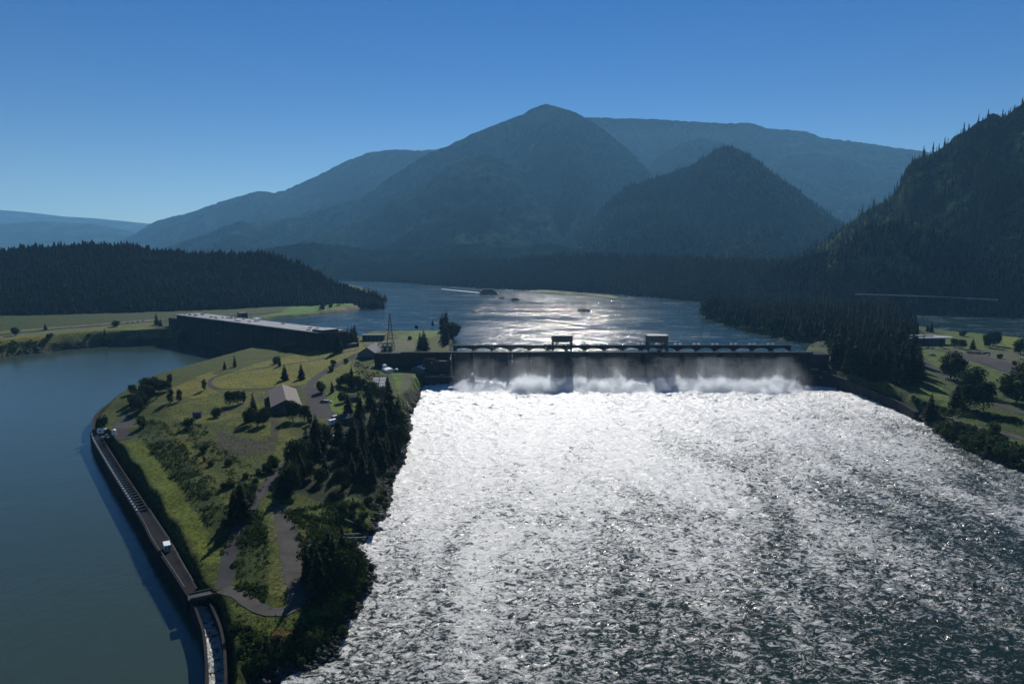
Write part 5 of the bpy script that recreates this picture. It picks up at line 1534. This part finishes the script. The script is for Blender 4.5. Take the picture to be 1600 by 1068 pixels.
p = on_surface(LH, 13000, 1); low_conifers('left_hill_forest', p, 4 + 9 * nrs.uniform(0, 1, len(p)) ** 2.2 + 4 * fbm(p[:, 0] * .02, p[:, 1] * .02, 2, 6), M['needles_far'], 'dense dark conifer forest covering the low hill on the left', 1, 6, 2, .3)
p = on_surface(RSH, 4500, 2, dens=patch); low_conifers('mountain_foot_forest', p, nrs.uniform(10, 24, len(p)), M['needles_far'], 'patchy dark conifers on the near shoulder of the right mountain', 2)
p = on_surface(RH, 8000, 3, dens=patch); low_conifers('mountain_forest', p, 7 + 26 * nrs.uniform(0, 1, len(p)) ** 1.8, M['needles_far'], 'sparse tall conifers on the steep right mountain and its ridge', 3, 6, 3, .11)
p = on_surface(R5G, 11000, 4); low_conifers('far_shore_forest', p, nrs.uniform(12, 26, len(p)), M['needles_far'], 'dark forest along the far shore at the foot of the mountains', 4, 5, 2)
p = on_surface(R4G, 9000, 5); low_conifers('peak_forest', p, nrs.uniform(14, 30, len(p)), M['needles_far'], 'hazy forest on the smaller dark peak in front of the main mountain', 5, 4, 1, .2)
# wood on the point at the right
poly = [(1098, 492), (1160, 508), (1220, 520), (1290, 530), (1330, 560), (1420, 545), (1432, 530), (1422, 502), (1375, 482), (1250, 474), (1120, 480)]
wp = [hit(px, py, I2)[:2] for px, py in poly]
r = np.random.RandomState(9)
q = np.column_stack([r.uniform(min(a[0] for a in wp), max(a[0] for a in wp), 3500), r.uniform(min(a[1] for a in wp), max(a[1] for a in wp), 3500)])
q = q[pip(q[:, 0], q[:, 1], wp)]
zq = RB.H(q[:, 0], q[:, 1])
k = zq > 14.5
p = np.column_stack([q[k], zq[k]])
low_conifers('point_wood', p, nrs.uniform(13, 28, len(p)), M['needles_far'], 'solid dark wood filling the point between the two arms of the reservoir', 9, 7, 4)
# ---------------------------------------------------------------- rocks along the shores
def rocks(name, label, land, y0, y1, n, seed, rel=(-.6, 2.6), sz=(.35, 1.3), xr=None):
    r = np.random.RandomState(seed)
    o = land.o
    pts = []
    # random points near the outline
    A = o[:, :2]; B = np.roll(A, -1, axis=0); Ls = np.linalg.norm(B - A, axis=1)
    ok = (o[:, 3] < 2.1) & (np.minimum(A[:, 1], B[:, 1]) > y0 - 1) & (np.maximum(A[:, 1], B[:, 1]) < y1)
    if xr: ok &= (A[:, 0] > xr[0]) & (A[:, 0] < xr[1])
    pr = Ls * ok; pr = pr / pr.sum()
    k = r.choice(len(A), n, p=pr); t_ = r.rand(n)[:, None]
    q = A[k] * (1 - t_) + B[k] * t_ + r.normal(size=(n, 2)) * 3.2
    z = land.H(q[:, 0], q[:, 1])
    lev = o[k, 2]
    m_ = (z - lev > rel[0]) & (z - lev < rel[1])
    q = q[m_]; z = z[m_]
    n = len(q)
    ico = [(0, 0, 1), (.9, 0, .2), (.3, .85, .25), (-.7, .5, .2), (-.7, -.5, .25), (.3, -.85, .2), (0, 0, -.7)]
    fb = np.array([[0, 1, 2], [0, 2, 3], [0, 3, 4], [0, 4, 5], [0, 5, 1], [6, 2, 1], [6, 3, 2], [6, 4, 3], [6, 5, 4], [6, 1, 5]])
    I = np.array(ico)[None] * r.uniform(.65, 1.3, (n, 7, 1)) * (r.uniform(sz[0], sz[1], n) ** 1.3)[:, None, None] * np.array([1.2, 1, .75])
    a = r.uniform(0, 6.28, n); c, s = np.cos(a)[:, None], np.sin(a)[:, None]
    V = np.stack([I[..., 0] * c - I[..., 1] * s + q[:, :1], I[..., 0] * s + I[..., 1] * c + q[:, 1:], I[..., 2] + z[:, None] + .1], -1).reshape(-1, 3)
    Fc = (fb[None] + (np.arange(n) * 7)[:, None, None]).reshape(-1, 3)
    tag(mesh_np(name, V, Fc, M['rock']), label, 'rocks', None, 'stuff')
rocks('shore_rocks', 'dark boulders lining the river side of the island', ISL, 100, 640, 7000, 1)
rocks('bank_rocks', 'dark boulders lining the right river bank', RB, 100, 640, 3500, 2, xr=(150, 400))
rocks('left_bank_riprap', 'dark stone slope along the left bank waterline', LB, 700, 900, 2500, 3, (-.6, 8), (.8, 2.4))

# ---------------------------------------------------------------- undergrowth: low shrubs and tussocks
def undergrowth(name, label, polys, n, mat, seed, hr=(.5, 1.6), lands=I1, q_=7):
    r = np.random.RandomState(seed)
    P_ = []
    for poly, cnt in polys:
        wp = [hit(px, py, lands)[:2] for px, py in poly]
        q = np.column_stack([r.uniform(min(a[0] for a in wp), max(a[0] for a in wp), cnt * 3), r.uniform(min(a[1] for a in wp), max(a[1] for a in wp), cnt * 3)])
        q = q[pip(q[:, 0], q[:, 1], wp)]
        dn = fbm(q[:, 0] * .11, q[:, 1] * .11, 3, seed)
        q = q[r.rand(len(q)) < np.clip((dn - .36) * 4.5, .06, 1)][:cnt]
        P_.append(q)
    q = np.concatenate(P_)
    z = lands[0].H(q[:, 0], q[:, 1]); n = len(q)
    h = r.uniform(hr[0], hr[1], n) ** 1.2
    m_ = q_ * 4
    d = r.normal(size=(n, q_, 3)); d /= np.linalg.norm(d, axis=-1, keepdims=True); d[..., 2] = abs(d[..., 2])
    c = np.column_stack([q, z])[:, None, :] + d * h[:, None, None] * np.array([.9, .9, .9])
    u = r.normal(size=(n, q_, 3)); u /= np.linalg.norm(u, axis=-1, keepdims=True)
    v = np.cross(u, r.normal(size=(n, q_, 3))); v /= np.linalg.norm(v, axis=-1, keepdims=True)
    s = (h[:, None, None] * r.uniform(.35, .6, (n, q_, 1)))
    V = np.stack([c + u * s, c + v * s * .8, c - u * s, c - v * s * .8], axis=2).reshape(-1, 3)
    Fc = np.arange(n * q_ * 4).reshape(-1, 4)
    tag(mesh_np(name, V, Fc, mat), label, 'undergrowth', None, 'stuff')
undergrowth('levee_brush', 'low green brush covering the levee slopes of the island', [
    ([(168, 690), (190, 692), (262, 790), (330, 900), (310, 915), (245, 805)], 1500), ([(215, 680), (235, 655), (262, 665), (375, 800), (365, 850), (350, 870), (300, 790)], 5500),
    ([(385, 800), (410, 790), (420, 860), (415, 940), (370, 925), (362, 880)], 1500), ([(270, 660), (320, 665), (345, 700), (420, 745), (395, 790), (300, 700)], 1500),
    ([(440, 800), (500, 790), (560, 785), (600, 800), (570, 850), (545, 900), (480, 870)], 1500), ([(555, 880), (592, 885), (570, 940), (545, 1000), (500, 1035), (380, 1050), (360, 970), (440, 1000), (530, 960)], 1500),
    ([(560, 560), (600, 575), (600, 620), (560, 620), (540, 590)], 700), ([(600, 700), (636, 660), (628, 720), (600, 800), (580, 790)], 700), ([(200, 625), (260, 600), (260, 612), (215, 655)], 300)], 0, M['bush'], 3, (.3, 1.1))
undergrowth('grass_tussocks', 'scattered dark tussocks over the rough grass of the island', [([(220, 650), (330, 615), (440, 650), (440, 720), (400, 770), (370, 800), (300, 710)], 2500), ([(360, 940), (470, 960), (540, 950), (530, 1000), (380, 1000)], 700)], 0, M['tussock'], 4, (.15, .5), I1, 4)
undergrowth('right_bank_brush', 'low brush on the right river bank', [([(1455, 665), (1520, 668), (1600, 705), (1600, 735), (1500, 700)], 1800), ([(1310, 595), (1440, 630), (1470, 655), (1380, 632)], 500), ([(1430, 640), (1470, 640), (1600, 660), (1600, 668), (1500, 660)], 500)], 0, M['bush'], 5, (.6, 2.0), I2)
undergrowth('point_brush', 'dark waterside brush around the wooded point', [([(1088, 484), (1110, 484), (1165, 503), (1225, 515), (1255, 528), (1225, 536), (1150, 517), (1100, 502)], 2600), ([(1225, 520), (1330, 520), (1330, 550), (1300, 552), (1290, 535), (1240, 533)], 500)], 0, M['leaves'], 7, (1.2, 3.4), I2)
undergrowth('left_bank_brush', 'dark low brush along the left bank and the green point', [([(0, 536), (60, 533), (170, 524), (185, 532), (100, 543), (0, 552)], 900), ([(560, 450), (600, 458), (606, 470), (575, 470)], 500), ([(480, 480), (560, 464), (570, 470), (500, 486)], 150)], 0, M['bush'], 8, (.8, 2.4), I3)

# ---------------------------------------------------------------- spray at the foot of the dam
sm = MB()
sm.box((DX0 + TW / 2 - 2, 596, 13.5), (TW + 10, 56, 28))
mm = bpy.data.materials.new('spray')
mm.use_nodes = True
t = mm.node_tree
t.nodes.clear()
mo = t.nodes.new('ShaderNodeOutputMaterial')
vv = t.nodes.new('ShaderNodeVolumePrincipled')
vv.inputs['Color'].default_value = (0.90, 0.95, 1.0, 1)
vv.inputs['Anisotropy'].default_value = 0.5
v = coords(t, (1, 1, 0.7))
n = noise(t, 0.10, 5, 0.65, 0.5, v)
big = noise(t, 0.035, 2, 0.5, 0.3, coords(t, (1, 0.4, 0.2)))
g = t.nodes.new('ShaderNodeNewGeometry')
s = t.nodes.new('ShaderNodeSeparateXYZ')
t.links.new(g.outputs['Position'], s.inputs[0])
yy = math_(t, 'POWER', math_(t, 'ABSOLUTE', math_(t, 'MULTIPLY', math_(t, 'SUBTRACT', s.outputs['Y'], 595), 1 / 25.0)), 2)
xx = math_(t, 'POWER', math_(t, 'ABSOLUTE', math_(t, 'MULTIPLY', math_(t, 'SUBTRACT', s.outputs['X'], 106), 1 / 166.0)), 12)
fine = noise(t, 0.30, 5, 0.7, 0.6, v)
q = math_(t, 'ADD', math_(t, 'ADD', math_(t, 'MULTIPLY', n.outputs[0], 1.5), math_(t, 'MULTIPLY', fine.outputs[0], 0.7)), math_(t, 'MULTIPLY', big.outputs[0], 1.1))
q = math_(t, 'SUBTRACT', q, math_(t, 'ADD', math_(t, 'MULTIPLY', s.outputs['Z'], 0.030), math_(t, 'ADD', math_(t, 'MULTIPLY', yy, 0.7), math_(t, 'ADD', xx, 0.45))))
up = math_(t, 'POWER', math_(t, 'MAXIMUM', math_(t, 'SUBTRACT', q, 0.80), 0.0), 2.0)
lo = math_(t, 'MAXIMUM', math_(t, 'SUBTRACT', math_(t, 'MULTIPLY', q, 1.2), math_(t, 'MULTIPLY_ADD', s.outputs['Z'], 0.050, 0.60)), 0.0)
veil = math_(t, 'MULTIPLY', math_(t, 'MAXIMUM', math_(t, 'SUBTRACT', q, 0.25), 0.0), 0.012)
d = math_(t, 'ADD', math_(t, 'ADD', math_(t, 'MULTIPLY', up, 0.30), math_(t, 'MULTIPLY', lo, 0.55)), veil)
t.links.new(d, vv.inputs['Density'])
t.links.new(vv.outputs[0], mo.inputs['Volume'])
o = sm.build('spray_mist', mm)
tag(o, 'white spray rising from the foot of the spillway dam', 'spray', None, 'stuff')

# ---------------------------------------------------------------- haze
hz = MB()
hz.box((0, 8600, 700), (34000, 19000, 1600 - 0))
hm = bpy.data.materials.new('haze_air')
hm.use_nodes = True
hn = hm.node_tree
hn.nodes.clear()
ho = hn.nodes.new('ShaderNodeOutputMaterial')
pv = hn.nodes.new('ShaderNodeVolumePrincipled')
pv.inputs['Color'].default_value = (0.24, 0.58, 0.96, 1)
pv.inputs['Density'].default_value = 4.0e-5
pv.inputs['Anisotropy'].default_value = 0.2
hn.links.new(pv.outputs[0], ho.inputs['Volume'])
haze = hz.build('haze', hm)
haze['kind'] = 'stuff'
